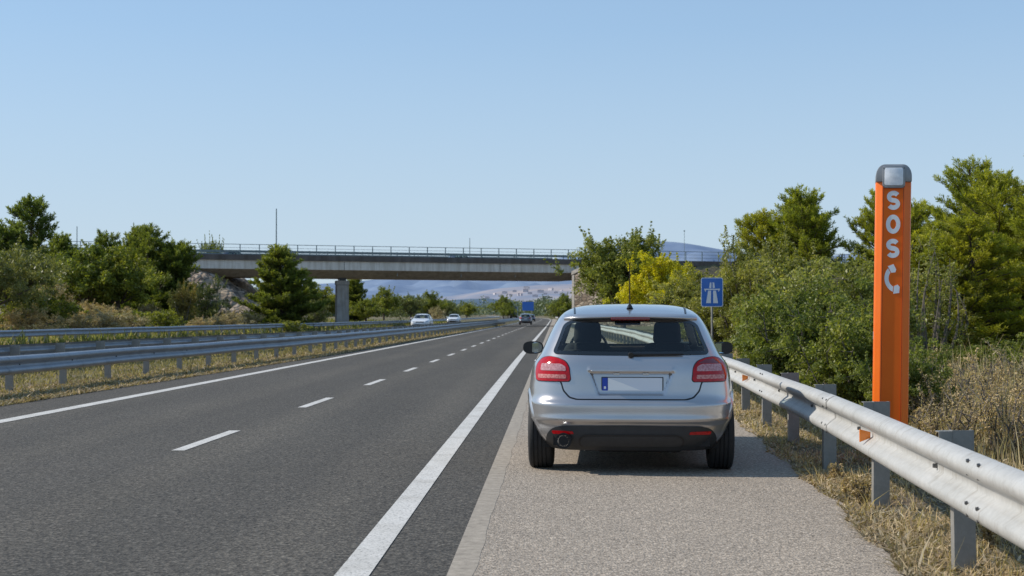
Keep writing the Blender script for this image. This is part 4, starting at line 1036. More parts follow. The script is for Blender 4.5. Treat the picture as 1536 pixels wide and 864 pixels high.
def inset(poly, d):
    """parallel inset of a convex-ish polygon"""
    out = []; k = len(poly); ar = sum(poly[i][0]*poly[(i+1)%k][1]-poly[(i+1)%k][0]*poly[i][1] for i in range(k)); s = 1 if ar > 0 else -1
    for i in range(k):
        p0 = Vector(poly[i-1]); p = Vector(poly[i]); p1 = Vector(poly[(i+1)%k]); a = (p-p0).normalized(); b = (p1-p).normalized()
        na = Vector((-a.y,a.x))*s; nb = Vector((-b.y,b.x))*s; q = na+nb
        if q.length < 1e-6: q = na
        q.normalize(); out.append(tuple(p+q*d/max(.35, q.dot(na))))
    return out
RW = [(-.655,1.000),(-.61,1.11),(-.560,1.262),(-.47,1.292),(0,1.302),(.47,1.292),(.560,1.262),(.61,1.11),(.655,1.000),(.3,.993),(0,.991),(-.3,.993)]
WS = [(-.66,1.01),(-.54,1.33),(0,1.345),(.54,1.33),(.66,1.01),(0,1.0)]
SW = [[(1.50,1.335),(2.12,1.325),(2.70,1.01),(1.50,1.01)],[(.80,1.02),(1.0,1.30),(1.43,1.335),(1.43,1.01)]]
def side_open(y, z): return any(inpoly((y,z), inset(p, .012)) for p in SW)
def body_mesh(name, material, parent, fine=1.0):
    zs = np.unique(np.concatenate([np.arange(.20,1.30,.0125*fine), np.linspace(1.30,1.40,int(14/fine)+2), np.linspace(1.40,1.4399,int(22/fine)+3)]))
    na, nb_ = int(40/fine), int(86/fine)
    V = []; kinds = []
    for z in zs:
        w = float(W_(z)); xa = np.linspace(0, .9*w, na)
        yr0 = float(rear(.9*w, z)); yf0 = float(front(.9*w, z)); a = float(YR_(z)); b = float(YF_(z))
        ya = np.linspace(yr0, yf0, nb_)
        R = [(x, float(y), z) for x, y in zip(xa, rear(xa, np.full(na, z)))]
        S = [(float(x), y, z) for x, y in zip(sidex(ya, np.full(nb_, z)), ya)][1:-1]
        Fr = [(x, float(y), z) for x, y in zip(xa, front(xa, np.full(na, z)))][::-1]
        h = R+S+Fr
        V.append(h+[(-x,y,zz) for x,y,zz in h[::-1][1:-1]])
    n = len(V[0]); fl = []
    verts = [p for r in V for p in r]
    rwi = inset(RW, .014); wsi = inset(WS, .014)
    for i in range(len(zs)-1):
        for j in range(n):
            q = (i*n+j, i*n+(j+1)%n, (i+1)*n+(j+1)%n, (i+1)*n+j)
            c = [sum(verts[k][m] for k in q)/4 for m in range(3)]
            mid = (float(YR_(c[2]))+float(YF_(c[2])))/2
            if c[2] > .96 and c[2] < 1.36:
                if c[1] < 1.0 and abs(c[0]) < .70 and inpoly((c[0],c[2]), rwi): continue
                if c[1] > 2.1 and inpoly((c[0],c[2]), wsi): continue
                if abs(c[0]) > .5 and side_open(c[1], c[2]): continue
            if abs(c[0]) > .60 and any((c[1]-yy)**2+(c[2]-.30)**2 < .352**2 for yy in (.60,3.08)): continue
            fl.append(q)
    fl.append(tuple((len(zs)-1)*n+j for j in range(n)))
    o = mk(name, verts, fl, material, parent, smooth=True)
    bm = bmesh.new(); bm.from_mesh(o.data); bmesh.ops.delete(bm, geom=[v for v in bm.verts if not v.link_faces], context='VERTS')
    bmesh.ops.recalc_face_normals(bm, faces=bm.faces); bm.to_mesh(o.data); bm.free()
    return o
def rbox(name, c, s, material, parent, bev=.03, taper=1., rx=0.):
    x, y, z = c; a, b, h = s[0]/2, s[1]/2, s[2]/2
    v = [(-a,-b,-h),(a,-b,-h),(a,b,-h),(-a,b,-h),(-a*taper,-b*taper,h),(a*taper,-b*taper,h),(a*taper,b*taper,h),(-a*taper,b*taper,h)]
    R = Matrix.Rotation(rx, 3, 'X'); v = [R@Vector(p)+Vector(c) for p in v]
    m = MB(); m.add(v, [(0,3,2,1),(4,5,6,7),(0,1,5,4),(1,2,6,5),(2,3,7,6),(3,0,4,7)])
    return m.build(name, material, parent, smooth=True, bevel=bev, seg=4)
def wheel(parent, x, y, sgn, r=.305, wd=.205):
    t = MB(); h = wd/2; g = []
    prof = [(-h*.9,r*.62),(-h,r*.72),(-h*1.02,r*.86),(-h*.93,r*.955),(-h*.80,r*.992)]
    for k in range(-2, 3):
        xc = k*h*.34
        if k > -2: prof += [(xc-.027*1.0,r),(xc-.0235,r*.972),(xc-.0175,r*.972),(xc-.014,r)]
    prof += [(h*.80,r*.992),(h*.93,r*.955),(h*1.02,r*.86),(h,r*.72),(h*.9,r*.62)]
    t.lathe_x(prof, x, y, r-.003, 56, 1)
    ty = t.build('tyre', M['tyre'], parent, smooth=True); ty.name = 'wheel'
    rm_ = MB(); o = sgn*h*.75
    rm_.lathe_x([(0,.03),(.01,.045),(0,.06)], x+o, y, r-.003, 24, sgn)
    rm_.lathe_x([(-.03,r*.60),(.01,r*.64),(.018,r*.66),(.012,r*.70),(-.02,r*.71)], x+o, y, r-.003, 48, sgn)
    for k in range(7):
        a = 2*PI*k/7; p0 = (x+o, y+.035*math.cos(a), r+.035*math.sin(a)); p1 = (x+o-sgn*.005, y+r*.63*math.cos(a), r+r*.63*math.sin(a)); rm_.tube(p0, p1, .018, .024, n=6)
    rm_.tube((x-sgn*h*.5,y,r),(x+o-sgn*.035,y,r), r*.60, n=32)
    rm_.build('rim', M['alloy'], ty, smooth=True)
    return ty
def arch(parent, y, sg, material):
    """body coloured lip and black housing"""
    n = 26; v = []; R = .352
    for i in range(n+1):
        a = math.radians(-14)+math.radians(208)*i/n; yy = y+R*math.cos(a); zz = .30+R*math.sin(a)
        if zz < .21: zz = .21
        for rr, off in ((R-.006,-.012),(R,.012),(R+.030,.012),(R+.05,-.004)):
            y2 = y+rr*math.cos(a); z2 = max(.30+rr*math.sin(a), .205)
            v.append((sg*(float(sidex(y2, z2))+off), y2, z2))
    f = [(i*4+j, i*4+j+1, (i+1)*4+j+1, (i+1)*4+j) for i in range(n) for j in range(3)]
    mk('arch_lip', v, f, material, parent, smooth=True)
    v = []; n = 20
    for i in range(n+1):
        a = PI*1.1*i/n-.05*PI; yy = y+.355*math.cos(a); zz = .30+.355*math.sin(a); x2 = float(sidex(yy, max(zz,.22)))-.006
        v += [(sg*.55,yy,zz),(sg*x2,yy,zz)]
    mk('wheel_housing', v, [(2*i,2*i+1,2*i+3,2*i+2) for i in range(n)]+[tuple(2*i for i in range(n+1))], M['under'], parent)
def roof_strip(parent, sg, mt):
    v = []; pts = []
    for y in np.linspace(.62, 2.15, 22):
        xx = .50-.03*abs(y-1.5)
        lo, hi = 1.25, 1.4399
        for _ in range(26):
            mz = (lo+hi)/2
            inside = (float(YR_(mz)) < y < float(YF_(mz))) and float(sidex(y, mz)) > xx
            lo, hi = (mz, hi) if inside else (lo, mz)
        pts.append((xx, y, lo))
    for xx, y, z in pts: v += [(sg*(xx-.008),y,z+.006),(sg*(xx+.008),y,z+.003)]
    mk('roof_strip', v, [(2*i,2*i+1,2*i+3,2*i+2) for i in range(len(pts)-1)], mt, parent)
def make_car(label, material, loc, rz, detail=True, group=None, fine=1.0, sc=(1,1,1)):
    t = thing('parked_car' if detail else 'car', label, 'car', loc, rz, group); t.scale = sc
    body_mesh('body', material, t, fine)
    st = .02*fine
    def sp(nm, poly, kind, off, mt, par=t, **k): return patch(nm, poly, kind, off, mt, par, step=k.pop('step', st), **k)
    # tailgate skin with its dark shut line
    TG = [(-.60,.975),(-.615,.93),(-.585,.80),(-.565,.76),(-.548,.70),(-.50,.645),(-.44,.628),(.44,.628),(.50,.645),(.548,.70),(.565,.76),(.585,.80),(.615,.93),(.60,.975)]
    tgo = [(x*1.015+(.004 if x > 0 else -.004), z-.008 if z < .9 else z) for x, z in TG]
    sp('shut_line', tgo, 'rear', .0015, M['black'], skirt=.003, rad=.015)
    tg = sp('tailgate', TG, 'rear', .006, material, skirt=.006, rad=.015, step=.012*fine)
    # rear window: frit band + glass
    g = densify(rounded(RW, .05, 6), .03); gi = inset(g, .028)
    ring('window_seal', g, gi, 'rear', .0045, M['seal'], t)
    sp('rear_window', inset(RW, .0), 'rear', .003, M['glass'], skirt=.001, rad=.05)
    gw = densify(rounded(WS, .05, 6), .04); ring('windscreen_seal', gw, inset(gw, .03), 'front', .0045, M['seal'], t)
    sp('windscreen', WS, 'front', .003, M['glass_ws'] if detail else M['glass'], skirt=.001, rad=.05, step=.04)
    for sg, kd in ((-1,'left'),(1,'right')):
        for k, p in enumerate(SW):
            g = densify(rounded(p, .05, 5), .04); ring('window_seal', g, inset(g, .03), kd, .0045, M['seal'], t)
            sp('side_window', p, kd, .003, M['glass'], skirt=.001, rad=.05, step=.05)
        for poly in ([(1.46,.34),(1.47,1.0),(2.72,.99),(2.66,.34)],):
            g = densify(rounded(poly, .06, 5), .06); ring('door_seam', g, inset(g, .009), kd, .002, M['black'], t)
        h = float(sidex(1.62,.90)); rbox('door_handle', (sg*(h+.016),1.64,.895), (.03,.19,.03), material, t, .012)
        for yy in (.60,3.08):
            wheel(t, sg*.757, yy, sg); arch(t, yy, sg, material)
        if detail: roof_strip(t, sg, M['black'])
        # mirror
        mm_ = MB(); c = (sg*.925, 2.44, 1.005); n = 18; mg = 10
        for i in range(mg+1):
            a = i/mg*PI/2; rr = math.cos(a)**.7 if i < mg else .02
            for j in range(n):
                b_ = 2*PI*j/n; cx = math.cos(b_); cz = math.sin(b_); p = 2/2.8
                mm_.v.append((c[0]+.100*rr*math.copysign(abs(cx)**p, cx), c[1]-.02+.11*math.sin(a), c[2]+.064*rr*math.copysign(abs(cz)**p, cz)))
        for i in range(mg):
            for j in range(n): mm_.f.append((i*n+j, i*n+(j+1)%n, (i+1)*n+(j+1)%n, (i+1)*n+j))
        mo = mm_.build('mirror', material, t, smooth=True)
        v = [(c[0]+.100*math.copysign(abs(math.cos(2*PI*j/n))**(2/2.8), math.cos(2*PI*j/n)), c[1]-.021, c[2]+.064*math.copysign(abs(math.sin(2*PI*j/n))**(2/2.8), math.sin(2*PI*j/n))) for j in range(n)]
        mk('mirror_rim', v, [tuple(range(n))], M['black'], mo)
        v2 = [(c[0]+(p[0]-c[0])*.86, c[1]-.024+(.006 if (p[0]-c[0])*sg > 0 else 0), c[2]+(p[2]-c[2])*.84) for p in v]
        mk('mirror_glass', v2, [tuple(range(n))], M['mirror'], mo)
        MB().tube((sg*.76,2.52,.965),(sg*.88,2.47,.985),.03,.022,n=10).build('mirror_arm', M['black'], mo, smooth=True)
    # tail lights
    for sg in (-1, 1):
        TL = [(.800,.782),(.812,.85),(.800,.915),(.755,.968),(.695,.984),(.630,.972),(.562,.945),(.533,.90),(.520,.80),(.535,.782)]
        P = lambda poly: [(sg*(a-.024), b-.008) for a, b in poly]
        tl = sp('tail_light', P(TL), 'rear', .012, M['lens_red'], skirt=.02, rad=.025, step=.014)
        sp('light_seam', P([(a*1.0+(.006 if a > .66 else -.006), b+(.006 if b > .88 else -.006)) for a, b in TL]), 'rear', .0075, M['black'], tl, skirt=.006, rad=.025)
        sp('reversing_lamp', P([(.765,.868),(.757,.925),(.60,.925),(.562,.905),(.556,.868)]), 'rear', .0145, M['lens_clear'], tl, skirt=.003, rad=.012)
        sp('indicator_lamp', P([(.783,.805),(.785,.838),(.557,.838),(.555,.805)]), 'rear', .0145, M['lens_amber'], tl, skirt=.003, rad=.01)
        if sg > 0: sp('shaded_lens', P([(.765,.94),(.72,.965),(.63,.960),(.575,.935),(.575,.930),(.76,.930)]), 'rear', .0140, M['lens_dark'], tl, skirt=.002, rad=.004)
        sp('bumper_reflector', P([(.66,.345),(.67,.372),(.50,.368),(.49,.345)]), 'rear', .016, M['lens_red'], skirt=.01, rad=.01)
    # lower bumper
    DF = [(-.700,.25),(-.690,.33),(-.645,.385),(-.56,.404),(0,.410),(.56,.404),(.645,.385),(.690,.33),(.700,.25),(.66,.208),(.5,.202),(-.5,.202),(-.66,.208)]
    bp = sp('lower_bumper', DF, 'rear', .010, M['plastic'], skirt=.012, rad=.03)
    ring('bumper_groove', densify(rounded([(-.42,.24),(-.43,.305),(-.38,.335),(.38,.335),(.43,.305),(.42,.24)], .03), .03), inset(densify(rounded([(-.42,.24),(-.43,.305),(-.38,.335),(.38,.335),(.43,.305),(.42,.24)], .03), .03), .012), 'rear', .020, M['black'], bp)
    sp('bumper_panel', [(-.41,.242),(-.415,.30),(-.37,.322),(.37,.322),(.415,.30),(.41,.242)], 'rear', .020, M['plastic'], bp, skirt=.012, rad=.03)
    # spoiler over the window with the high brake light
    sx_ = np.linspace(-.565,.565,31); v = []
    for x in sx_:
        e = 1-(abs(x)/.60)**4; zt = 1.335-.018*(x/.565)**2; zb = zt-.030
        yb = float(rear(x, zb)); yt = float(rear(x, zt+.02))
        v += [(x,yt+.03,zt+.026),(x,yb-.035*e-.0,zt-.004),(x,yb-.045*e,zt-.014),(x,yb-.040*e,zt-.024),(x,yb+.02,zb-.006)]
    f = [(i*5+j, i*5+j+1, (i+1)*5+j+1, (i+1)*5+j) for i in range(30) for j in range(4)]
    so = mk('spoiler', v, f, material, t, smooth=True)
    bm = bmesh.new(); bm.from_mesh(so.data); bmesh.ops.recalc_face_normals(bm, faces=bm.faces); bm.to_mesh(so.data); bm.free()
    yb = float(rear(0, 1.30)); rbox('brake_light', (0, yb-.030, 1.300), (.33,.03,.026), M['lens_dark'], t, .008)
    # number plate
    yp = float(rear(0,.75))-.006
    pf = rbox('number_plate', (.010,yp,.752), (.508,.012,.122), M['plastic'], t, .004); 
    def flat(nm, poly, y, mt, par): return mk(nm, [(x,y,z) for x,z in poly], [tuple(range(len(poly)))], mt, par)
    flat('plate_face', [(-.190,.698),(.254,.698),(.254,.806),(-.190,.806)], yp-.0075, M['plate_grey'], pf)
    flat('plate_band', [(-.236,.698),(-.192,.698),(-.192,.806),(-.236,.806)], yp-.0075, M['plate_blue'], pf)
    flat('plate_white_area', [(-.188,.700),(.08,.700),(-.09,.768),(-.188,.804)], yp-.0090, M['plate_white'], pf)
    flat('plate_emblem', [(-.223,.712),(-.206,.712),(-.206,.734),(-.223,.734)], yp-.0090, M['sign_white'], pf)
    for x in (-.12,.12): rbox('plate_lamp', (x,float(rear(x,.84))-.008,.838), (.05,.03,.012), M['sign_white'], t, .003)
    rbox('handle_strip', (0,float(rear(0,.862))-.008,.862), (.66,.014,.014), M['chrome'] if False else material, t, .005)
    # exhaust
    ex = MB(); ey = .04
    for (r0, r1) in ((.050,.050),(.040,.040)):
        ex.tube((-.553,ey-.03,.282),(-.553,ey+.25,.282), r0, r1, n=24, cap=False)
    n = 24; v = [(-.553+r*math.cos(2*PI*i/n), ey-.03, .282+r*math.sin(2*PI*i/n)) for r in (.050,.040) for i in range(n)]
    ex.add(v, [(i,(i+1)%n,n+(i+1)%n,n+i) for i in range(n)])
    exo = ex.build('exhaust_pipe', M['chrome'], t, smooth=True)
    MB().tube((-.553,ey+.0,.282),(-.553,ey+.02,.282),.039,n=20).build('exhaust_bore', M['under'], exo)
    if detail: MB().tube((-.553,.010,.282),(-.553,.016,.282),.066,n=28).build('exhaust_cutout', M['under'], t)
    # wiper and antenna
    yw = float(rear(0,.99)); MB().tube((0,yw-.03,.992),(0,yw+.01,.996),.022,.026,n=16).build('wiper_hub', M['black'], t, smooth=True)
    w = MB(); pts = [Vector((x, float(rear(x, 1.0+.012*x))-.022, 1.0+.012*x)) for x in np.linspace(0,.43,9)]; w.path(pts, [.012,.011,.010,.009,.008,.008,.008,.008,.006], 6); wo = w.build('wiper', M['black'], t, smooth=True)
    ya = .80; MB().tube((0,ya-.02,1.385),(0,ya,1.425),.032,.014,n=14).build('aerial_base', M['black'], t, smooth=True)
    MB().tube((0,ya-.005,1.42),(-.004,ya-.16,1.795),.0055,.0035,n=8).build('aerial', M['black'], t)
    # underbody, interior
    MB().box(-.72,.72,.30,3.6,.20,.30).build('underbody', M['under'], t)
    MB().box(-.64,.64,.10,.30,.235,.40).build('rear_panel', M['under'], t)
    MB().tube((-.5,.62,.25),(.5,.62,.25),.035,n=10).build('rear_axle', M['under'], t)
    sl = MB(); sl.box(-.28,.42,.16,.48,.175,.26); sl.build('silencer', M['under'], t, bevel=.03)
    MB().box(-.70,.70,.34,3.2,.30,.52).build('floor_pan', M['under'], t)
    rbox('rear_seat', (0,1.0,.76), (1.24,.22,.52), M['fabric'], t, .06)
    for x in (-.36,.36):
        rbox('headrest', (x,1.0,1.035), (.25,.09,.10), M['fabric'], t, .03)
    for x in (-.38,.36):
        rbox('front_seat', (x,1.78,.79), (.50,.20,.56), M['fabric'], t, .08, .88, -.12)
        rbox('headrest', (x,1.75,1.165), (.27,.12,.22), M['fabric'], t, .05, .88, -.08)
    rbox('dashboard', (0,2.72,.86), (1.34,.46,.22), M['fabric'], t, .06)
    rbox('parcel_shelf', (0,.62,.945), (1.16,.52,.03), M['fabric'], t, .01)
    rbox('rear_view_mirror', (0,2.22,1.27), (.25,.03,.07), M['black'], t, .02)
    sw_ = MB(); n = 28
    for i in range(n):
        a = 2*PI*i/n; b_ = 2*PI*(i+1)/n; p = lambda q: (-.38+.18*math.cos(q), 2.42-.06*math.sin(q)*0, 1.0+.17*math.sin(q)); sw_.tube(p(a), p(b_), .014, n=6, cap=False)
    sw_.build('steering_wheel', M['black'], t, smooth=True)
    # front face
    for sg in (-1, 1):
        sp('headlight', [(sg*a, b) for a, b in [(.50,.66),(.76,.70),(.80,.80),(.70,.82),(.50,.745)]], 'front', .008, M['headlight'], rad=.03, step=.04)
        sp('fog_lamp', [(sg*a, b) for a, b in [(.52,.36),(.70,.38),(.68,.46),(.54,.45)]], 'front', .006, M['black'], rad=.02, step=.05)
    sp('grille', [(-.36,.63),(-.40,.71),(.40,.71),(.36,.63)], 'front', .006, M['black'], rad=.02, step=.05)
    sp('air_intake', [(-.44,.30),(-.46,.46),(.46,.46),(.44,.30)], 'front', .006, M['black'], rad=.03, step=.05)
    sp('front_plate', [(-.26,.49),(-.26,.60),(.26,.60),(.26,.49)], 'front', .010, M['plate_white'], rad=0, step=.05)
    return t
make_car('silver hatchback stopped on the hard shoulder with its back to us', M['silver'], (.645, 11.83, 0), -math.radians(2.2), sc=(1.035,1,1.01))
RC = 'cars driving in the distance'
make_car('white hatchback, nearer of the two oncoming on the opposite carriageway', M['white_paint'], (GX(631,128), 131.5, 0), PI-.02, False, RC, 2.4)
make_car('white hatchback, farther of the two oncoming on the opposite carriageway', M['white_paint'], (GX(680,199), 202.5, 0), PI-.02, False, RC, 2.4)
make_car('dark grey hatchback driving away in our lanes beneath the bridge', M['grey_paint'], (GX(788,190), 190, 0), 0, False, RC, 2.4, sc=(1,1,1.05))
make_car('small dark car farther ahead, half hidden by the grey one', M['dark_paint'], (GX(796.5,290), 290, 0), 0, False, RC, 3.)
make_car('grey car crossing the bridge behind its railing', M['grey_paint'], (GX(671,168), bridgeY(GX(671,168))+5.6-.0, 7.10), -PI/2+SK, False, 'vehicles on the bridge', 2.4)
make_car('grey car on the bridge at the left beside the peeking tree crown', M['dark_paint'], (GX(325,158), bridgeY(GX(325,158))+5.0, 7.12), -PI/2+SK, False, 'vehicles on the bridge', 2.4)
make_car('dark car stopped by the right guardrail beyond the bridge', M['dark_paint'], (GX(831,262), 262, 0), 0, False, RC, 3., sc=(.85,1,1.1)) if False else None
# lorry
lr = thing('lorry', 'dark backed lorry far ahead on the motorway under the bridge', 'lorry', (GX(770,470), 470, 0))
rbox('cargo_box', (0,6,2.6), (2.5,11.5,3.0), mat('lorry_box', (.22,.26,.30), .6, noise_=(1.,(.27,.31,.35),.3,.7)), lr, .05)
rbox('chassis', (0,6,.85), (2.2,12,.4), M['under'], lr, .03)
rbox('cab', (0,13.2,1.9), (2.4,2.2,2.7), M['white_paint'], lr, .2)
for x in (-1.0,1.0):
    for y in (1.6,2.9,12.9): MB().tube((x-.2,y,.5),(x+.2,y,.5),.5,n=20).build('wheel', M['tyre'], lr, smooth=True)
    rbox('tail_light', (x,.0,.95), (.3,.05,.14), M['lens_red'], lr, .01)
    MB().box(x*.6-.58,x*.6+.58,.21,.235,1.2,4.0).build('rear_door', M['dark_paint'], lr)
for z in (.35,): rbox('rear_bumper', (0,.1,z+.15), (2.3,.15,.18), M['under'], lr, .02)

# ------------------------------------------------------------------ signs
def flatp(name, poly, y, mt, parent, th=.003):
    return MB().prism(poly, y-th, y).build(name, mt, parent)
def rrect(x0, x1, z0, z1, r): return rounded([(x0,z0),(x1,z0),(x1,z1),(x0,z1)], r, 5)
def motorway_sign(x, y, zc, w, h, label):
    t = thing('motorway_sign', label, 'sign', (x,y,0), -.05)
    flatp('sign_plate', rrect(-w/2,w/2,zc-h/2,zc+h/2,.06*w/.6), 0, M['sign_white'], t, .02)
    flatp('blue_field', rrect(-w/2+.018,w/2-.018,zc-h/2+.018,zc+h/2-.018,.05*w/.6), -.0205, M['sign_blue'], t)
    k = w/.6; sm = MB()
    c = zc
    for s in (-1,1):
        # lower carriageway, wide at the foot
        sm.prism([(s*.030*k,c-.30*k),(s*.165*k,c-.30*k),(s*.105*k,c+.045*k),(s*.030*k,c+.045*k)], -.027, -.024)
        sm.prism([(s*.018*k,c+.115*k),(s*.078*k,c+.115*k),(s*.056*k,c+.27*k),(s*.018*k,c+.27*k)], -.027, -.024)
        sm.prism([(s*.170*k,c+.02*k),(s*.19*k,c+.02*k),(s*.205*k,c+.062*k),(s*.17*k,c+.062*k)], -.027, -.024)
    sm.prism([(-.215*k,c+.064*k),(.215*k,c+.064*k),(.215*k,c+.096*k),(-.215*k,c+.096*k)], -.027, -.024)
    sm.build('motorway_symbol', M['sign_white'], t)
    MB().tube((0,.035,-.2),(0,.035,zc+h*.38),.030,n=14).build('pole', M['post'], t, smooth=True)
    for dz in (-.22,.22): MB().box(-.12,.12,.001,.06,zc+dz*k-.02,zc+dz*k+.02).build('bracket', M['post'], t)
motorway_sign(GX(1067,40), 40, GZ(438.5,40), .62, .83, 'small blue motorway symbol sign on a grey pole behind the car')
gs = thing('direction_sign', 'plain blue direction board far away beside the road bend', 'sign', (GX(792,330), 330, 0))
MB().prism(rrect(-1.35,1.35,GZ(466,330),GZ(452.5,330),.1), -.05, 0).build('board', M['sign_blue'], gs)
for x in (-.9,.9): MB().tube((x,.06,-.2),(x,.06,GZ(453,330)),.07,n=8).build('post', M['post'], gs)

# ------------------------------------------------------------------ SOS pillar
px_, py_ = 3.125, 13.2
so = thing('emergency_phone_pillar', 'tall orange SOS telephone pillar with a lamp on top behind the guardrail', 'emergency phone', (px_,py_,-.105), -.20)
so.rotation_euler = (0, math.radians(1.05), -.20); so.scale = (.95,.95,1.078)
H = 2.50
def sect(k=1., z=0):    # outline in plan
    return [(-.165*k,.16),(-.165*k,.035),(-.155*k,.012),(-.101*k,-.022),(-.096*k,-.022)], None
def column(outline, z0, z1, name, mt, parent, bev=0):
    n = len(outline); v = [(x,y,z0) for x,y in outline]+[(x,y,z1) for x,y in outline]
    f = [(i,(i+1)%n,n+(i+1)%n,n+i) for i in range(n)]+[tuple(range(n-1,-1,-1)),tuple(range(n,2*n))]
    o = mk(name, v, f, mt, parent); bm = bmesh.new(); bm.from_mesh(o.data); bmesh.ops.recalc_face_normals(bm, faces=bm.faces)
    if bev: bmesh.ops.bevel(bm, geom=[e for e in bm.edges if abs(e.verts[0].co.z-e.verts[1].co.z) > .5], offset=bev, segments=3, affect='EDGES')
    bm.to_mesh(o.data); bm.free(); return o
out = [(-.104,-.020),(-.162,.018),(-.170,.045),(-.170,.22),(-.14,.27),(.14,.27),(.170,.22),(.170,.045),(.162,.018),(.104,-.020),(.098,-.020),(.098,-.004),(-.098,-.004),(-.098,-.020)]
column(out, -.15, H, 'housing', M['orange'], so, .006)
pn = column([(-.094,-.003),(-.094,-.012),(.094,-.012),(.094,-.003)], .05, H-.055, 'front_panel', M['orange_panel'], so)
for x in (-.128,.128):
    MB().box(x-.0015,x+.0015,-.004-.0,.004,0,H).build('side_groove', M['orange_panel'], so) if False else None
MB().box(-.0975,-.0945,-.0125,-.004,.05,H-.055).build('panel_gap', M['black'], pn); MB().box(.0945,.0975,-.0125,-.004,.05,H-.055).build('panel_gap', M['black'], pn)
# cap: arched outline
arc = [(-.172,H+.003),(-.172,H+.05)]+[(-.172+.085*(1-math.cos(a)), H+.05+.105*math.sin(a)) for a in np.linspace(.2,PI/2,8)]
arc += [(-x,z) for x,z in arc[::-1]]
cp = MB().prism(arc, -.026, .272).build('cap', M['cap'], so, smooth=True, bevel=.010)
MB().prism(rrect(-.108,.108,H-.052,H+.143,.035), -.040, -.0262).build('lamp_frame', M['cap'], so, smooth=True, bevel=.004)
MB().prism(rrect(-.088,.088,H-.030,H+.122,.02), -.046, -.0402).build('lamp', M['lamp'], so, smooth=True, bevel=.002)
bl = MB()
for x in (-.098,.098):
    for z in (H-.04,H+.12): bl.tube((x,-.044,z),(x,-.040,z),.005,n=8)
bl.build('screws', M['bolt'], so)
def stroke(pts, w):
    L_, R_ = [], []
    for i, p in enumerate(pts):
        a = Vector(pts[max(i-1,0)]); b = Vector(pts[min(i+1,len(pts)-1)]); t = (b-a).normalized(); n = Vector((-t.y, t.x))*w/2
        L_.append(tuple(Vector(p)+n)); R_.append(tuple(Vector(p)-n))
    return L_, R_
def letter(kind, zc, h=.166, wd=.126, sw=.040):
    hw, hh = (wd-sw)/2, (h-sw)/2
    if kind == 'O': pts = [(hw*1.12*math.cos(a), hh*math.sin(a)) for a in np.linspace(0, 2*PI, 49)]
    else:
        r = hh/2; top = [(hw*math.cos(a), r+r*math.sin(a)) for a in np.linspace(math.radians(28), math.radians(250), 22)]
        pts = top+[(-x,-z) for x,z in top[::-1]]
    L_, R_ = stroke(pts, sw); n = len(L_); y0, y1 = -.0150, -.0123
    v = [(x,y,z+zc) for P in (L_,R_) for y in (y0,y1) for x,z in P]; f = []
    for i in range(n-1): f += [(i,i+1,2*n+i+1,2*n+i),(i,n+i,n+i+1,i+1),(2*n+i,2*n+i+1,3*n+i+1,3*n+i)]
    f += [(0,2*n,3*n,n),(n-1,2*n-1,4*n-1,3*n-1)]
    o = mk('letter', v, f, M['lettering'], pn); bm = bmesh.new(); bm.from_mesh(o.data); bmesh.ops.recalc_face_normals(bm, faces=bm.faces); bm.to_mesh(o.data); bm.free()
letter('S', 2.342); letter('O', 2.135); letter('S', 1.925)
# handset pictogram
hp = []
for a in np.linspace(math.radians(122), math.radians(238), 14): hp.append((.050+.105*math.cos(a), .098*math.sin(a)))
inner = [(.050+.070*math.cos(a), .063*math.sin(a)) for a in np.linspace(math.radians(232), math.radians(128), 12)]
hs_ = MB(); A0 = hp; B0 = inner[::-1]
shape = hp+inner
ph = [((x-.012)*1.3,z*1.25) for x,z in hp]+[((x-.012)*1.3,z*1.25) for x,z in inner]
_th = math.radians(13)
def hrot(P): return [(x*math.cos(_th)-z*math.sin(_th)+.0, x*math.sin(_th)+z*math.cos(_th)+1.655) for x, z in P]
mk_h = MB().prism(hrot([(x*.85,z) for x,z in ph]), -.0155, -.0125)
for s in (1,-1):
    mk_h.prism(hrot([(x-.012, s*z) for x,z in [(-.006,.122),(.050,.128),(.066,.078),(.052,.054),(.014,.060)]]), -.0160, -.0125)
mk_h.build('handset_symbol', M['lettering'], pn)
MB().box(-.1735,-.1705,.08,.12,1.13,1.20).build('sticker', M['sign_white'], so)

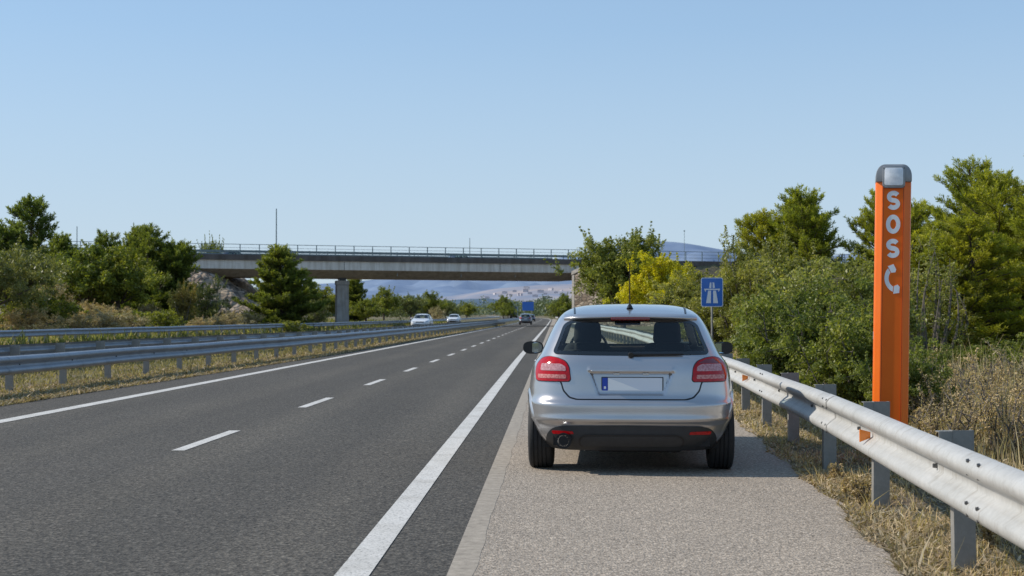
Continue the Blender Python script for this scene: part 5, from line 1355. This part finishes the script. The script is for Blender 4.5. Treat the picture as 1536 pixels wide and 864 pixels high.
# ------------------------------------------------------------------ light, sky, camera
SUN_EL = math.radians(37); az_dir = Vector((-.95,.13))   # horizontal direction towards the sun
az = math.atan2(az_dir.x, az_dir.y)      # clockwise from +Y
w = bpy.data.worlds.new('World'); SC.world = w; w.use_nodes = True; nt = w.node_tree
bg = nt.nodes['Background']; sk = nt.nodes.new('ShaderNodeTexSky'); sk.sky_type = 'NISHITA'; sk.sun_disc = False
sk.sun_elevation = SUN_EL; sk.sun_rotation = az; sk.altitude = 2000; sk.air_density = 1.0; sk.dust_density = .3; sk.ozone_density = 6.
gm = nt.nodes.new('ShaderNodeGamma'); gm.inputs['Gamma'].default_value = .42
hs = nt.nodes.new('ShaderNodeHueSaturation'); hs.inputs['Saturation'].default_value = 1.36; hs.inputs['Value'].default_value = .405/.15
nt.links.new(sk.outputs[0], gm.inputs['Color']); nt.links.new(gm.outputs[0], hs.inputs['Color']); tcw = nt.nodes.new('ShaderNodeTexCoord'); sxw = nt.nodes.new('ShaderNodeSeparateXYZ'); nt.links.new(tcw.outputs['Generated'], sxw.inputs[0])
hz_ = ramp(nt, [(0, (.85,)*3), (.09, (.55,)*3), (.20, (.12,)*3), (.4, (0,)*3)], sxw.outputs[2])
nt.links.new(mixc(nt, hz_, hs.outputs[0], (.505/.15,.625/.15,.745/.15)), bg.inputs['Color']); bg.inputs['Strength'].default_value = .15
ld = bpy.data.lights.new('sun', 'SUN'); ld.energy = 4.8; ld.angle = math.radians(.53); ld.color = (1,.93,.83)
lo = bpy.data.objects.new('sun', ld); COL.objects.link(lo)
d = Vector((az_dir.normalized().x*math.cos(SUN_EL), az_dir.normalized().y*math.cos(SUN_EL), math.sin(SUN_EL)))
lo.rotation_euler = (-d).to_track_quat('-Z','Y').to_euler()
cd = bpy.data.cameras.new('camera'); cd.sensor_width = 36; cd.lens = F/1536*36; cd.clip_end = 30000; cd.clip_start = .1
cd.dof.use_dof = True; cd.dof.focus_distance = 12.3; cd.dof.aperture_fstop = 5.6
co = bpy.data.objects.new('camera', cd); COL.objects.link(co); co.location = (0,0,CAMH)
co.rotation_euler = (PI/2+math.atan(40/F), 0, math.atan(64/F)); SC.camera = co
SC.view_settings.view_transform = 'Standard'; SC.view_settings.look = 'None'; SC.view_settings.exposure = 0; SC.view_settings.gamma = 1
SC.render.engine = 'CYCLES'; SC.cycles.max_bounces = 8; SC.cycles.transparent_max_bounces = 12
